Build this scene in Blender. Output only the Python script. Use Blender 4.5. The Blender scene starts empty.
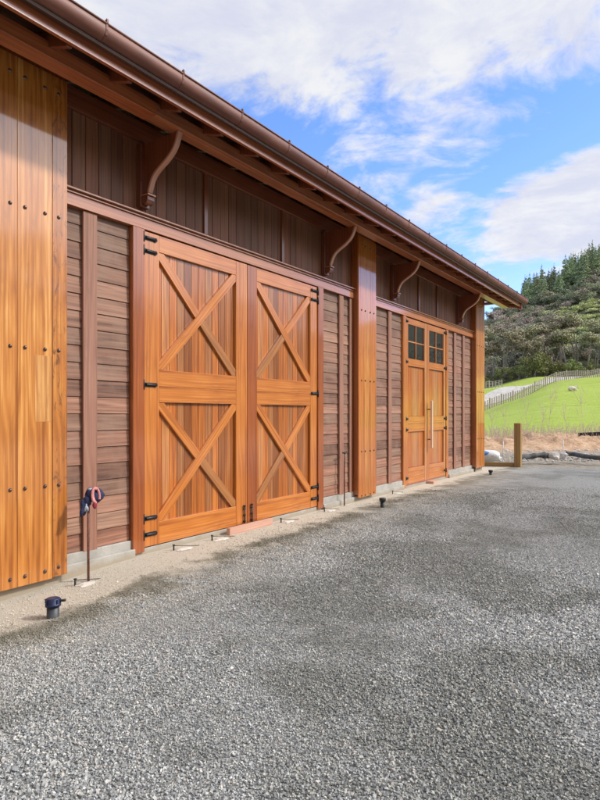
import bpy, math, random
import numpy as np
from mathutils import Vector
R = math.radians
random.seed(7); rng = np.random.default_rng(11)
scene = bpy.context.scene
COL = scene.collection

# ------------------------------------------------------------------ camera
CX, CZ, TH = 4.998, 1.5, R(33.888)
SN, CS = math.sin(TH), math.cos(TH)
cam = bpy.data.objects.new('camera', bpy.data.cameras.new('camera'))
COL.objects.link(cam)
cam.location = (CX, 0, CZ); cam.rotation_euler = (R(90), 0, TH)
cam.data.sensor_fit = 'HORIZONTAL'; cam.data.sensor_width = 36; cam.data.lens = 36
cam.data.shift_y = 14/600; cam.data.clip_start = .05; cam.data.clip_end = 6000
scene.camera = cam
def vw(l, z):
    """ground position l metres to the right and z metres ahead of the standing point"""
    return (CX + l*CS - z*SN, l*SN + z*CS)

# ------------------------------------------------------------------ node helpers
class NT:
    def __init__(s, tree): s.t = tree; s.n = tree.nodes; s.l = tree.links
    def new(s, typ, **kw):
        n = s.n.new(typ)
        for k, v in kw.items(): setattr(n, k, v)
        return n
    def set(s, inp, v):
        if isinstance(v, bpy.types.NodeSocket): s.l.new(v, inp)
        elif v is not None:
            if inp.type == 'RGBA' and len(v) == 3: v = (*v, 1)
            inp.default_value = v
    def math(s, op, a, b=None, c=None, clamp=False):
        n = s.new('ShaderNodeMath', operation=op, use_clamp=clamp)
        s.set(n.inputs[0], a)
        if b is not None: s.set(n.inputs[1], b)
        if c is not None: s.set(n.inputs[2], c)
        return n.outputs[0]
    def mix(s, f, a, b, mode='MIX'):
        n = s.new('ShaderNodeMix', data_type='RGBA', blend_type=mode, clamp_factor=True)
        s.set(n.inputs[0], f); s.set(n.inputs[6], a); s.set(n.inputs[7], b)
        return n.outputs[2]
    def comb(s, x, y, z):
        n = s.new('ShaderNodeCombineXYZ')
        s.set(n.inputs[0], x); s.set(n.inputs[1], y); s.set(n.inputs[2], z)
        return n.outputs[0]
    def sep(s, v):
        n = s.new('ShaderNodeSeparateXYZ'); s.set(n.inputs[0], v); return n.outputs
    def noise(s, vec, scale, detail=3, rough=.5, dist=0, col=False):
        n = s.new('ShaderNodeTexNoise')
        s.set(n.inputs['Vector'], vec); n.inputs['Scale'].default_value = scale
        n.inputs['Detail'].default_value = detail; n.inputs['Roughness'].default_value = rough
        n.inputs['Distortion'].default_value = dist
        return n.outputs['Color'] if col else n.outputs['Fac']
    def ramp(s, f, stops, interp='LINEAR'):
        n = s.new('ShaderNodeValToRGB'); s.set(n.inputs[0], f)
        e = n.color_ramp.elements; n.color_ramp.interpolation = interp
        while len(e) < len(stops): e.new(.5)
        for k, (p, c) in zip(e, stops):
            k.position = p; k.color = (*c, 1) if len(c) == 3 else c
        return n.outputs[0]
    def sstep(s, v, a, b):
        n = s.new('ShaderNodeMapRange', interpolation_type='SMOOTHSTEP')
        s.set(n.inputs[0], v); n.inputs[1].default_value = a; n.inputs[2].default_value = b
        return n.outputs[0]
    def bump(s, h, strength, dist, normal=None):
        n = s.new('ShaderNodeBump'); s.set(n.inputs['Height'], h)
        n.inputs['Strength'].default_value = strength; n.inputs['Distance'].default_value = dist
        if normal is not None: s.set(n.inputs['Normal'], normal)
        return n.outputs[0]
def g(v): return (v, v, v)
def mat(name):
    m = bpy.data.materials.new(name); m.use_nodes = True
    m.node_tree.nodes.clear()
    t = NT(m.node_tree)
    b = t.new('ShaderNodeBsdfPrincipled'); o = t.new('ShaderNodeOutputMaterial')
    t.l.new(b.outputs[0], o.inputs[0])
    return m, t, b

def wood(name, dark, mid, light, rough=.4, coat=.5, coat_rough=.15, vary=.25, fibre=.5, bump=.25, grey=None, blotch=0., fig=.12):
    m, t, b = mat(name)
    uv = t.new('ShaderNodeUVMap').outputs[0]
    s = t.sep(uv)
    rnd = t.new('ShaderNodeNewGeometry').outputs['Random Per Island']
    r1 = t.math('MULTIPLY', rnd, 37.3); r2 = t.math('MULTIPLY', rnd, 91.7)
    u = t.math('ADD', s[0], r1); v = t.math('ADD', s[1], r2)
    warp = t.noise(t.comb(t.math('MULTIPLY', u, .42), t.math('MULTIPLY', v, 5.5), r1), 1, 2, .5)
    rings = t.math('SINE', t.math('ADD', t.math('MULTIPLY', v, 120), t.math('MULTIPLY', warp, 34)))
    rings = t.math('MULTIPLY_ADD', rings, .5, .5)
    fib = t.noise(t.comb(t.math('MULTIPLY', u, 3.5), t.math('MULTIPLY', v, 190), r2), 1, 2, .6)
    med = t.noise(t.comb(t.math('MULTIPLY', u, .4), t.math('MULTIPLY', v, 34), r2), 1, 5, .62)
    f = t.math('ADD', t.math('MULTIPLY', rings, .13), t.math('MULTIPLY', fib, fibre*.5))
    f = t.math('ADD', f, t.math('MULTIPLY', med, .75))
    fg = t.noise(t.comb(t.math('MULTIPLY', u, 1.1), t.math('MULTIPLY', v, 8), r1), 1, 3, .55, .8)
    f = t.math('ADD', f, t.math('MULTIPLY', t.math('SUBTRACT', fg, .5), fig*1.6))
    f = t.math('SUBTRACT', f, fibre*.25)
    base = t.ramp(f, [(.2, dark), (.46, mid), (.78, light)])
    h2 = t.math('FRACT', t.math('MULTIPLY', rnd, 17.17))
    hs = t.new('ShaderNodeHueSaturation')
    t.set(hs.inputs['Hue'], t.math('MULTIPLY_ADD', h2, .006*vary*4, .497-.003*vary*4))
    t.set(hs.inputs['Saturation'], t.math('MULTIPLY_ADD', h2, -vary*.25, 1+vary*.1))
    t.set(hs.inputs['Value'], t.math('MULTIPLY_ADD', rnd, vary*1.6, 1-vary*.8))
    t.set(hs.inputs['Color'], base)
    c = hs.outputs[0]
    # darker resin streaks and stains
    st = t.noise(t.comb(t.math('MULTIPLY', u, 1.3), t.math('MULTIPLY', v, 9), r1), 1, 4, .7, .6)
    c = t.mix(t.math('MULTIPLY', t.sstep(st, .60, .76), .45), c, dark)
    if grey:
        gn = t.noise(t.new('ShaderNodeTexCoord').outputs['Object'], 2.2, 4, .65)
        c = t.mix(t.math('MULTIPLY', t.sstep(gn, .42, .7), .5), c, grey)
    if blotch:
        gn = t.noise(t.comb(t.math('MULTIPLY', u, 4), t.math('MULTIPLY', v, 10), r1), 1.5, 5, .7, 1.2)
        c = t.mix(t.math('MULTIPLY', t.sstep(gn, .52, .68), blotch), c, (.16, .055, .015))
    t.set(b.inputs['Base Color'], c)
    b.inputs['Roughness'].default_value = rough
    b.inputs['Coat Weight'].default_value = coat; b.inputs['Coat Roughness'].default_value = coat_rough; b.inputs['Coat IOR'].default_value = 1.6
    bp = t.bump(t.math('ADD', t.math('MULTIPLY', fib, .6), t.math('MULTIPLY', rings, .4)), bump, .0015)
    t.set(b.inputs['Normal'], bp)
    return m
M = {}
M['pier'] = wood('oiled_pine', (.29, .095, .016), (.52, .215, .042), (.78, .45, .14), .42, 1., .07, .24, .5, .2, fig=.36)
M['pier_stained'] = wood('stained_oiled_pine', (.27, .085, .012), (.49, .185, .032), (.70, .35, .085), .42, 1., .07, .14, .5, .2, blotch=.85, fig=.42)
M['door'] = wood('oiled_cedar_frame', (.29, .088, .016), (.49, .18, .034), (.66, .30, .072), .42, 1., .08, .3, .5, .2, fig=.24)
M['panel'] = wood('oiled_cedar_boards', (.20, .050, .007), (.40, .130, .018), (.60, .245, .042), .44, 1., .10, .44, .55, .2, fig=.2)
M['post'] = wood('red_cedar_post', (.20, .048, .010), (.34, .095, .017), (.46, .145, .03), .4, 1., .08, .1, .5, .2, fig=.2)
M['lintel'] = wood('cedar_lintel', (.27, .09, .028), (.42, .155, .05), (.54, .22, .08), .36, 1., .10, .1, .5, .2)
M['siding'] = wood('weathered_cedar_weatherboard', (.130, .060, .034), (.265, .134, .080), (.42, .235, .148), .7, .03, .3, .46, .9, .5, grey=(.32, .20, .14), fig=.34)
M['batten'] = wood('weathered_batten', (.19, .085, .048), (.31, .155, .097), (.42, .24, .155), .65, .05, .3, .15, .8, .4)
M['upper'] = wood('brown_stained_boards', (.125, .046, .018), (.195, .077, .033), (.285, .125, .056), .6, .03, .3, .28, .6, .2, fig=.2)
M['eave'] = wood('dark_red_eave_timber', (.18, .055, .020), (.33, .108, .036), (.47, .17, .065), .42, .7, .15, .25, .6, .2, fig=.3)
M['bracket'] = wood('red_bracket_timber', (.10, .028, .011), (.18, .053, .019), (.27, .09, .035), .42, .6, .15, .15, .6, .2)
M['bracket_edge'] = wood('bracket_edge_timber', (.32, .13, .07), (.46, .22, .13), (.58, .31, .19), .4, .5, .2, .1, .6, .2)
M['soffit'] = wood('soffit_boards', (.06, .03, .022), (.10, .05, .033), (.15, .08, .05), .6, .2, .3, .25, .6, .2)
M['handle'] = wood('pale_handle_wood', (.62, .42, .28), (.74, .53, .38), (.80, .62, .46), .35, .5, .2, .1)
M['fencepost'] = wood('treated_pine', (.18, .11, .04), (.31, .20, .075), (.42, .28, .11), .8, 0, .3, .2, .6, .5)
M['palefence'] = wood('grey_fence_timber', (.20, .165, .12), (.31, .26, .195), (.42, .36, .28), .85, 0, .3, .3, .5, .3)
M['pinkwood'] = wood('pink_block_wood', (.42, .22, .14), (.55, .32, .22), (.64, .41, .30), .75, 0, .3, .1, .6, .3)

def simple(name, col, rough=.5, metal=0., coat=0., nscale=20., namt=.25, bump=0., bscale=60):
    m, t, b = mat(name)
    tc = t.new('ShaderNodeTexCoord').outputs['Object']
    n = t.noise(tc, nscale, 4, .6)
    lo = tuple(c*(1-namt) for c in col); hi = tuple(min(1, c*(1+namt)) for c in col)
    t.set(b.inputs['Base Color'], t.ramp(n, [(.3, lo), (.7, hi)]))
    t.set(b.inputs['Roughness'], t.math('MULTIPLY_ADD', n, .2, rough-.1))
    b.inputs['Metallic'].default_value = metal; b.inputs['Coat Weight'].default_value = coat
    if bump: t.set(b.inputs['Normal'], t.bump(t.noise(tc, bscale, 3), bump, .01))
    return m
M['black'] = simple('black_iron', (.018, .018, .019), .45, .3)
M['rubber'] = simple('black_plastic', (.02, .021, .023), .5)
M['pipegrey'] = simple('dusty_black_plastic', (.075, .075, .078), .8, nscale=5, namt=.5)
M['greypvc'] = simple('dark_grey_pvc', (.05, .055, .06), .5, namt=.5)
M['blue'] = simple('dark_blue_cap', (.010, .018, .065), .45)
M['bolt'] = simple('dark_bolt_metal', (.16, .11, .09), .34, .8)
M['rust'] = simple('rusty_pipe', (.20, .085, .06), .7, .2, 0, 40, .4)
M['navy'] = simple('navy_cloth', (.022, .026, .07), .9, bump=.6, nscale=60, namt=.5)
M['pink'] = simple('salmon_cloth', (.62, .24, .22), .85, bump=.4)
M['palecloth'] = simple('pale_blue_grey_cloth', (.35, .38, .45), .9, bump=.4)
M['redcloth'] = simple('dark_red_cloth', (.3, .03, .05), .85)
M['whitebag'] = simple('white_woven_bag', (.72, .72, .70), .6, bump=.5, bscale=12)
M['bluebag'] = simple('blue_print', (.08, .22, .50), .6)
M['rock'] = simple('pale_rock', (.55, .52, .48), .85, nscale=6, namt=.3, bump=.5, bscale=14)
M['sheep'] = simple('cream_wool', (.66, .60, .52), .95, bump=.8, bscale=25)
M['sheepface'] = simple('pale_sheep_face', (.5, .42, .36), .8)
M['wire'] = simple('galvanised_wire', (.45, .45, .44), .45, .6)
M['cementspill'] = simple('cement_spill', (.66, .62, .54), .95, nscale=14, namt=.25, bump=.6)
M['trunkpale'] = simple('pale_bark', (.30, .26, .22), .9, nscale=3, namt=.45, bump=.5)
M['trunkdark'] = simple('brown_bark', (.13, .09, .065), .9, nscale=3, namt=.4, bump=.5)
M['twig'] = simple('tan_twigs', (.60, .47, .38), .9)
M['interior'] = simple('dark_room_surface', (.03, .026, .022), .9)
M['roofmetal'] = simple('brown_roof_sheet', (.12, .075, .06), .4, .3)

def gutter_mat():
    m, t, b = mat('aged_copper_gutter')
    tc = t.new('ShaderNodeTexCoord').outputs['Object']
    s = t.sep(tc)
    n = t.noise(t.comb(t.math('MULTIPLY', s[0], 3), t.math('MULTIPLY', s[1], .8), t.math('MULTIPLY', s[2], 3)), 2.2, 5, .65)
    t.set(b.inputs['Base Color'], t.ramp(n, [(.3, (.11, .040, .026)), (.55, (.18, .068, .045)), (.75, (.25, .115, .08))]))
    b.inputs['Metallic'].default_value = .1
    t.set(b.inputs['Roughness'], t.math('MULTIPLY_ADD', n, .35, .36))
    return m
M['gutter'] = gutter_mat()

def glass_mat():
    m, t, b = mat('window_glass')
    b.inputs['Base Color'].default_value = (.012, .016, .016, 1)
    b.inputs['Roughness'].default_value = .03
    b.inputs['IOR'].default_value = 1.52
    b.inputs['Coat Weight'].default_value = 1; b.inputs['Coat Roughness'].default_value = .01
    return m
M['glass'] = glass_mat()

def concrete_mat():
    m, t, b = mat('foundation_concrete')
    tc = t.new('ShaderNodeTexCoord').outputs['Object']
    s = t.sep(tc)
    n = t.noise(tc, 4, 6, .65); n2 = t.noise(tc, 45, 3, .6)
    c = t.ramp(n, [(.3, (.31, .29, .25)), (.55, (.43, .405, .355)), (.75, (.53, .50, .45))])
    c = t.mix(t.math('MULTIPLY', t.sstep(n2, .55, .75), .3), c, (.25, .23, .2))
    # soil splash along the foot
    w = t.math('ADD', s[2], t.math('MULTIPLY', n, .08))
    c = t.mix(t.math('SUBTRACT', 1, t.sstep(w, .04, .12)), c, (.36, .30, .22))
    t.set(b.inputs['Base Color'], c); b.inputs['Roughness'].default_value = .9
    t.set(b.inputs['Normal'], t.bump(t.math('ADD', n, t.math('MULTIPLY', n2, .4)), .5, .01))
    return m
M['concrete'] = concrete_mat()

STONE = [(0, (.15, .155, .155)), (.25, (.27, .277, .277)), (.5, (.37, .376, .365)), (.78, (.50, .505, .485)), (.92, (.53, .485, .41)), (1, (.66, .66, .63))]
def yard_masks(t, tc):
    s = t.sep(tc)
    big = t.noise(tc, .55, 4, .6, .4); mid = t.noise(tc, 2.3, 5, .65)
    wet = t.math('MULTIPLY', t.sstep(t.math('ADD', t.math('MULTIPLY', big, .72), t.math('MULTIPLY', mid, .28)), .45, .56), .75)
    # sand strip along the wall, narrowing away from the camera
    edge = t.math('ADD', s[0], t.math('MULTIPLY', t.math('SUBTRACT', mid, .5), .9))
    lim = t.math('SUBTRACT', 1.13, t.math('MULTIPLY', t.math('MINIMUM', s[1], 9.), .062))
    e = t.math('SUBTRACT', edge, lim)
    sand = t.math('SUBTRACT', 1, t.sstep(e, -.26, .26))
    nd = t.noise(tc, 5, 5, .7)
    dirt = t.math('MULTIPLY', t.sstep(t.math('ADD', e, t.math('MULTIPLY', nd, .5)), -.02, .2), t.math('SUBTRACT', 1, t.sstep(e, .05, .45)))
    dirt = t.math('MULTIPLY', dirt, t.sstep(t.noise(tc, 1.5, 4, .6), .36, .54))
    fines = t.math('MULTIPLY', t.math('SUBTRACT', 1, t.sstep(e, -.1, 1.3)), t.sstep(nd, .30, .62))
    return s, wet, sand, dirt, fines
def stone_mat():
    m, t, b = mat('crushed_stone')
    tc = t.new('ShaderNodeTexCoord').outputs['Object']
    s, wet, sand, dirt, fines = yard_masks(t, tc)
    rnd = t.new('ShaderNodeNewGeometry').outputs['Random Per Island']
    c = t.ramp(rnd, STONE)
    n = t.noise(tc, 300, 3, .6)
    c = t.mix(.35, c, t.ramp(n, [(.3, g(.1)), (.7, g(.9))]), 'OVERLAY')
    c = t.mix(wet, c, t.mix(1, c, (.58, .58, .54), 'MULTIPLY'))
    c = t.mix(t.math('MULTIPLY', fines, .6), c, (.56, .51, .42))
    c = t.mix(t.math('MULTIPLY', sand, .75), c, (.66, .58, .46))
    c = t.mix(t.math('MULTIPLY', dirt, .8), c, (.15, .135, .09))
    t.set(b.inputs['Base Color'], c); b.inputs['Roughness'].default_value = .75
    return m
def gravel_mat():
    m, t, b = mat('gravel_bed')
    tc = t.new('ShaderNodeTexCoord').outputs['Object']
    s, wet, sand, dirt, fines = yard_masks(t, tc)
    wob = t.noise(tc, 60, 2, .5, col=True)
    vv = t.new('ShaderNodeVectorMath', operation='MULTIPLY_ADD')
    t.set(vv.inputs[0], wob); vv.inputs[1].default_value = (.012,)*3; t.set(vv.inputs[2], tc)
    def vor(sc, feat='F1'):
        n = t.new('ShaderNodeTexVoronoi', feature=feat); t.set(n.inputs['Vector'], vv.outputs[0])
        n.inputs['Scale'].default_value = sc; return n
    v1 = vor(75); v2 = vor(120)
    r = t.sep(v1.outputs['Color'])[0]; r2 = t.sep(v2.outputs['Color'])[0]
    c = t.ramp(r, STONE); c = t.mix(.25, c, t.ramp(r2, STONE))
    c = t.mix(1, c, g(.90), 'MULTIPLY')
    crack = t.sstep(v1.outputs['Distance'], .30, .62)
    c = t.mix(t.math('MULTIPLY', crack, .7), c, (.17, .17, .155))
    c = t.mix(wet, c, t.mix(1, c, (.58, .58, .54), 'MULTIPLY'))
    c = t.mix(t.math('MULTIPLY', fines, .6), c, (.56, .51, .42))
    sn = t.noise(tc, 160, 4, .75)
    sc_ = t.ramp(sn, [(.34, (.22, .19, .145)), (.46, (.50, .44, .345)), (.56, (.64, .57, .455)), (.68, (.82, .77, .67))])
    n7 = t.noise(tc, 9, 5, .7)
    sc_ = t.mix(t.math('MULTIPLY', t.sstep(n7, .5, .7), .4), sc_, (.46, .41, .33))
    c = t.mix(sand, c, sc_)
    c = t.mix(t.math('MULTIPLY', dirt, .85), c, (.15, .135, .09))
    t.set(b.inputs['Base Color'], c); b.inputs['Roughness'].default_value = .85
    h = t.math('SUBTRACT', 1, v1.outputs['Distance'])
    h = t.math('ADD', h, t.math('MULTIPLY', r, .6))
    h = t.mix(sand, h, sn)
    t.set(b.inputs['Normal'], t.bump(h, .9, .010))
    return m
M['stones'] = stone_mat(); M['gravel'] = gravel_mat()

def ground_mat():
    m, t, b = mat('hill_ground')
    tc = t.new('ShaderNodeTexCoord').outputs['Object']
    s = t.sep(tc)
    dx = t.math('SUBTRACT', s[0], CX)
    z = t.math('ADD', t.math('MULTIPLY', dx, -SN), t.math('MULTIPLY', s[1], CS))
    n1 = t.noise(tc, .22, 5, .6); n2 = t.noise(tc, 1.6, 5, .7); n3 = t.noise(tc, 9, 4, .7)
    streak = t.noise(t.comb(t.math('MULTIPLY', t.math('ADD', dx, s[1]), .12), z, s[2]), .9, 4, .6)
    grass = t.ramp(t.math('ADD', t.math('MULTIPLY', n2, .5), t.math('MULTIPLY', streak, .5)),
                   [(.32, (.16, .24, .035)), (.44, (.36, .45, .045)), (.56, (.37, .47, .07)), (.68, (.50, .52, .16))])
    grass = t.mix(t.math('MULTIPLY', t.sstep(n3, .5, .7), .4), grass, (.22, .30, .05))
    clay = t.ramp(n2, [(.3, (.33, .20, .12)), (.55, (.52, .34, .20)), (.75, (.62, .46, .32))])
    dirt = t.ramp(n3, [(.3, (.20, .17, .13)), (.6, (.38, .33, .26)), (.8, (.50, .46, .40))])
    floor_ = t.ramp(n2, [(.3, (.025, .03, .012)), (.7, (.075, .075, .035))])
    zz = t.math('ADD', z, t.math('MULTIPLY', t.math('SUBTRACT', n2, .5), 4))
    c = t.mix(t.sstep(zz, 21.5, 24), dirt, clay)
    c = t.mix(t.sstep(zz, 27, 31), c, grass)
    c = t.mix(t.sstep(t.math('ADD', z, t.math('MULTIPLY', n1, 4)), 91, 95), c, floor_)
    c = t.mix(t.sstep(s[0], 18, 30), c, floor_)
    t.set(b.inputs['Base Color'], c); b.inputs['Roughness'].default_value = .95
    t.set(b.inputs['Normal'], t.bump(t.math('ADD', n2, n3), .8, .15))
    return m
M['ground'] = ground_mat()
def clay_mat():
    m, t, b = mat('orange_clay')
    tc = t.new('ShaderNodeTexCoord').outputs['Object']
    n2 = t.noise(tc, 3, 6, .75)
    t.set(b.inputs['Base Color'], t.ramp(n2, [(.28, (.16, .11, .06)), (.42, (.42, .25, .14)), (.58, (.60, .40, .25)), (.75, (.66, .52, .38))]))
    b.inputs['Roughness'].default_value = .95
    t.set(b.inputs['Normal'], t.bump(t.noise(tc, 9, 5, .7), 1, .08))
    return m
M['clay'] = clay_mat()
M['roadgravel'] = simple('pale_road_gravel', (.50, .47, .42), .95, nscale=1.5, namt=.25)

def leaf_mat(name, dark, mid, light, use_attr=False):
    m, t, b = mat(name)
    rnd = t.new('ShaderNodeNewGeometry').outputs['Random Per Island']
    c = t.ramp(rnd, [(0, dark), (.55, mid), (1, light)])
    if use_attr:
        a = t.new('ShaderNodeAttribute', attribute_name='tint').outputs['Color']
        v = t.ramp(rnd, [(0, g(.45)), (.5, g(.95)), (1, g(1.7))])
        c = t.mix(1, a, v, 'MULTIPLY')
    else:
        oi = t.new('ShaderNodeObjectInfo').outputs['Random']
        hs = t.new('ShaderNodeHueSaturation')
        t.set(hs.inputs['Hue'], t.math('MULTIPLY_ADD', oi, .05, .475))
        t.set(hs.inputs['Value'], t.math('MULTIPLY_ADD', oi, .5, .75))
        t.set(hs.inputs['Color'], c); c = hs.outputs[0]
    t.set(b.inputs['Base Color'], c); b.inputs['Roughness'].default_value = .75
    b.inputs['Subsurface Weight'].default_value = 0
    return m
M['kanuka'] = leaf_mat('olive_foliage', (.14, .14, .075), (.32, .29, .17), (.54, .46, .33))  # leaf tones lightened in the colour, in place of distance haze
M['bush'] = leaf_mat('green_foliage', (.08, .10, .03), (.21, .23, .07), (.36, .37, .14))
M['pine'] = leaf_mat('pine_foliage', (.17, .22, .11), (.31, .38, .20), (.46, .54, .30))  # needles coloured paler to offset self-shading and stand in for haze
M['canopy'] = leaf_mat('canopy_foliage', g(0), g(.5), g(1), True)

# ------------------------------------------------------------------ mesh helpers
class MB:
    def __init__(s): s.v = []; s.f = []; s.uv = []; s.sm = []
    def add(s, verts, faces, uvs, smooth=False):
        b = len(s.v); s.v += [tuple(p) for p in verts]
        for f, u in zip(faces, uvs):
            s.f.append([b+i for i in f]); s.uv.append(u); s.sm.append(smooth)
        return s
    def obox(s, c, L, W, T, hl, hw, ht):
        """box round c; L is the grain axis; hl, hw, ht half sizes"""
        c, L, W, T = Vector(c), Vector(L), Vector(W), Vector(T)
        vs = []; loc = []
        for a in (-1, 1):
            for b in (-1, 1):
                for d in (-1, 1):
                    vs.append(c + L*a*hl + W*b*hw + T*d*ht); loc.append((a*hl, b*hw, d*ht))
        fs = [(0, 1, 3, 2), (4, 6, 7, 5), (0, 4, 5, 1), (2, 3, 7, 6), (0, 2, 6, 4), (1, 5, 7, 3)]
        if L.cross(W).dot(T) < 0: fs = [tuple(reversed(f)) for f in fs]
        axn = ['L', 'L', 'W', 'W', 'T', 'T']; us = []
        for f, ax in zip(fs, axn):
            if ax == 'L': us.append([(loc[i][2]*.3, loc[i][1]) for i in f])
            elif ax == 'W': us.append([(loc[i][0], loc[i][2]+hw) for i in f])
            else: us.append([(loc[i][0], loc[i][1]) for i in f])
        return s.add(vs, fs, us)
    def box(s, x0, x1, y0, y1, z0, z1, ax='z'):
        c = ((x0+x1)/2, (y0+y1)/2, (z0+z1)/2); h = ((x1-x0)/2, (y1-y0)/2, (z1-z0)/2)
        X, Y, Z = (1, 0, 0), (0, 1, 0), (0, 0, 1)
        if ax == 'z': return s.obox(c, Z, Y, X, h[2], h[1], h[0])
        if ax == 'y': return s.obox(c, Y, Z, X, h[1], h[2], h[0])
        return s.obox(c, X, Z, Y, h[0], h[2], h[1])
    def bar(s, p0, p1, w, tk, n):
        p0, p1, n = Vector(p0), Vector(p1), Vector(n)
        L = (p1-p0); hl = L.length/2; L.normalize(); W = n.cross(L).normalized()
        return s.obox((p0+p1)/2, L, W, n, hl, w/2, tk/2)
    def prism(s, pts, axis, a0, a1):
        """polygon pts extruded along axis ('x': pts=(y,z); 'y': pts=(x,z); 'z': pts=(x,y)) from a0 to a1"""
        n = len(pts)
        def P(p, a): return {'x': (a, p[0], p[1]), 'y': (p[0], a, p[1]), 'z': (p[0], p[1], a)}[axis]
        vs = [P(p, a0) for p in pts]+[P(p, a1) for p in pts]
        fs = [list(range(n))[::-1], list(range(n, 2*n))]; us = [[(pts[i][1], pts[i][0]) for i in fs[0]], [(pts[i-n][1], pts[i-n][0]) for i in fs[1]]]
        d = 0
        for i in range(n):
            j = (i+1) % n; e = math.dist(pts[i], pts[j])
            fs.append([i, j, n+j, n+i]); us.append([(d, 0), (d+e, 0), (d+e, a1-a0), (d, a1-a0)]); d += e
        return s.add(vs, fs, us)
    def tube(s, pts, rad, n=10, caps=True, smooth=True):
        pts = [Vector(p) for p in pts]
        if not isinstance(rad, (list, tuple)): rad = [rad]*len(pts)
        rings = []; up = None; vs = []; d = 0; ds = []
        for i, p in enumerate(pts):
            t = (pts[min(i+1, len(pts)-1)]-pts[max(i-1, 0)]).normalized()
            if up is None:
                up = Vector((0, 0, 1)) if abs(t.z) < .9 else Vector((1, 0, 0))
            a = t.cross(up).normalized(); b = a.cross(t).normalized(); up = b
            for k in range(n):
                q = 2*math.pi*k/n; vs.append(p + (a*math.cos(q)+b*math.sin(q))*rad[i])
            if i: d += (p-pts[i-1]).length
            ds.append(d)
        fs = []; us = []
        for i in range(len(pts)-1):
            for k in range(n):
                k2 = (k+1) % n
                fs.append([i*n+k, (i+1)*n+k, (i+1)*n+k2, i*n+k2])
                c = rad[i]*6.28/n
                us.append([(ds[i], k*c), (ds[i+1], k*c), (ds[i+1], (k+1)*c), (ds[i], (k+1)*c)])
        s.add(vs, fs, us, smooth)
        if caps:
            s.f.append([len(s.v)-len(vs)+k for k in range(n)]); s.uv.append([(0, 0)]*n); s.sm.append(False)
            m_ = len(s.v)-n
            s.f.append([m_+k for k in range(n)][::-1]); s.uv.append([(0, 0)]*n); s.sm.append(False)
        return s
    def lathe(s, c, prof, n=16, axis='z', smooth=True):
        """prof: (radius, height) pairs round an axis through c"""
        c = Vector(c); pts = []
        A = {'z': (Vector((0, 0, 1)), Vector((1, 0, 0)), Vector((0, 1, 0))), 'x': (Vector((1, 0, 0)), Vector((0, 1, 0)), Vector((0, 0, 1)))}[axis]
        vs = []
        for r, h in prof:
            for k in range(n):
                q = 2*math.pi*k/n; vs.append(c + A[0]*h + (A[1]*math.cos(q)+A[2]*math.sin(q))*max(r, .0004))
        fs = []; us = []
        for i in range(len(prof)-1):
            for k in range(n):
                k2 = (k+1) % n; fs.append([i*n+k, i*n+k2, (i+1)*n+k2, (i+1)*n+k]); us.append([(0, 0), (0, .01), (.01, .01), (.01, 0)])
        return s.add(vs, fs, us, smooth)
    def build(s, name, material, parent=None, bevel=0., kind=None, label=None):
        me = bpy.data.meshes.new(name); me.from_pydata(s.v, [], s.f)
        uvl = me.uv_layers.new(name='UVMap')
        flat = np.array([c for u in s.uv for p in u for c in p], dtype=np.float32)
        uvl.data.foreach_set('uv', flat)
        me.polygons.foreach_set('use_smooth', s.sm)
        me.materials.append(material); me.update()
        o = bpy.data.objects.new(name, me); COL.objects.link(o)
        if parent: o.parent = parent
        if bevel:
            b = o.modifiers.new('bevel', 'BEVEL'); b.width = bevel; b.segments = 1; b.limit_method = 'ANGLE'; b.angle_limit = R(40)
        if kind: o['kind'] = kind
        if label: o['label'] = label
        return o
def ico(n=1):
    import bmesh
    bm = bmesh.new(); bmesh.ops.create_icosphere(bm, subdivisions=n, radius=1)
    v = np.array([p.co[:] for p in bm.verts]); f = np.array([[q.index for q in p.verts] for p in bm.faces]); bm.free()
    return v, f
IC1, IC2, IC3 = ico(1), ico(2), ico(3)
def blob(mb, c, r, seed=0, amp=.15, base=None, smooth=True):
    v, f = base or IC2; rs = np.random.default_rng(seed)
    k = rs.normal(size=(5, 3))*2.2; ph = rs.random(5)*6.28
    d = 1 + amp*np.sum(np.sin(v@k.T+ph), axis=1)/2.2
    vv = v*d[:, None]*np.array(r)+np.array(c)
    mb.add(vv.tolist(), f.tolist(), [[(0, 0), (.1, 0), (0, .1)]]*len(f), smooth)
def empty(name, loc, label, cat, group=None):
    o = bpy.data.objects.new(name, None); COL.objects.link(o); o.location = loc; o.empty_display_size = .2
    return tag(o, label, cat, group)
def tag(o, label, cat, group=None):
    o['label'] = label; o['category'] = cat
    if group: o['group'] = group
    return o
def copy_tree(o, parent=None, loc=None, label=None):
    c = o.copy(); COL.objects.link(c); c.parent = parent
    if loc is not None: c.location = loc
    if label: c['label'] = label
    for ch in [k for k in list(bpy.data.objects) if k.parent == o]: copy_tree(ch, c)
    return c

# ------------------------------------------------------------------ barn
barn = empty('barn', (0, 0, 0), 'long timber barn with oiled cedar doors, brown boards and copper gutter along the gravel yard', 'barn')
YS, YE = -7.0, 16.1           # wall from behind the camera to the far corner
BV = .003
# foundation: one run of concrete with lowered sills under the doors
f = MB()
for a, b_, zt in [(YS, 4.26, .175), (4.26, 8.0, .062), (8.0, 11.06, .175), (11.06, 13.6, .055), (13.6, YE+.02, .175)]:
    f.box(-.45, .035, a+.0005, b_-.0005, -.4, zt, 'y')
for a, b_ in [(YS, 4.26), (8.0, 11.06), (13.6, YE+.02)]:
    f.box(.0355, .075, a+.01, b_-.01, -.4, .085, 'y')
f.box(-8, -.4505, YS, YE+.02, -.4, .17, 'y')
f.build('foundation', M['concrete'], barn, .006)
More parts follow.
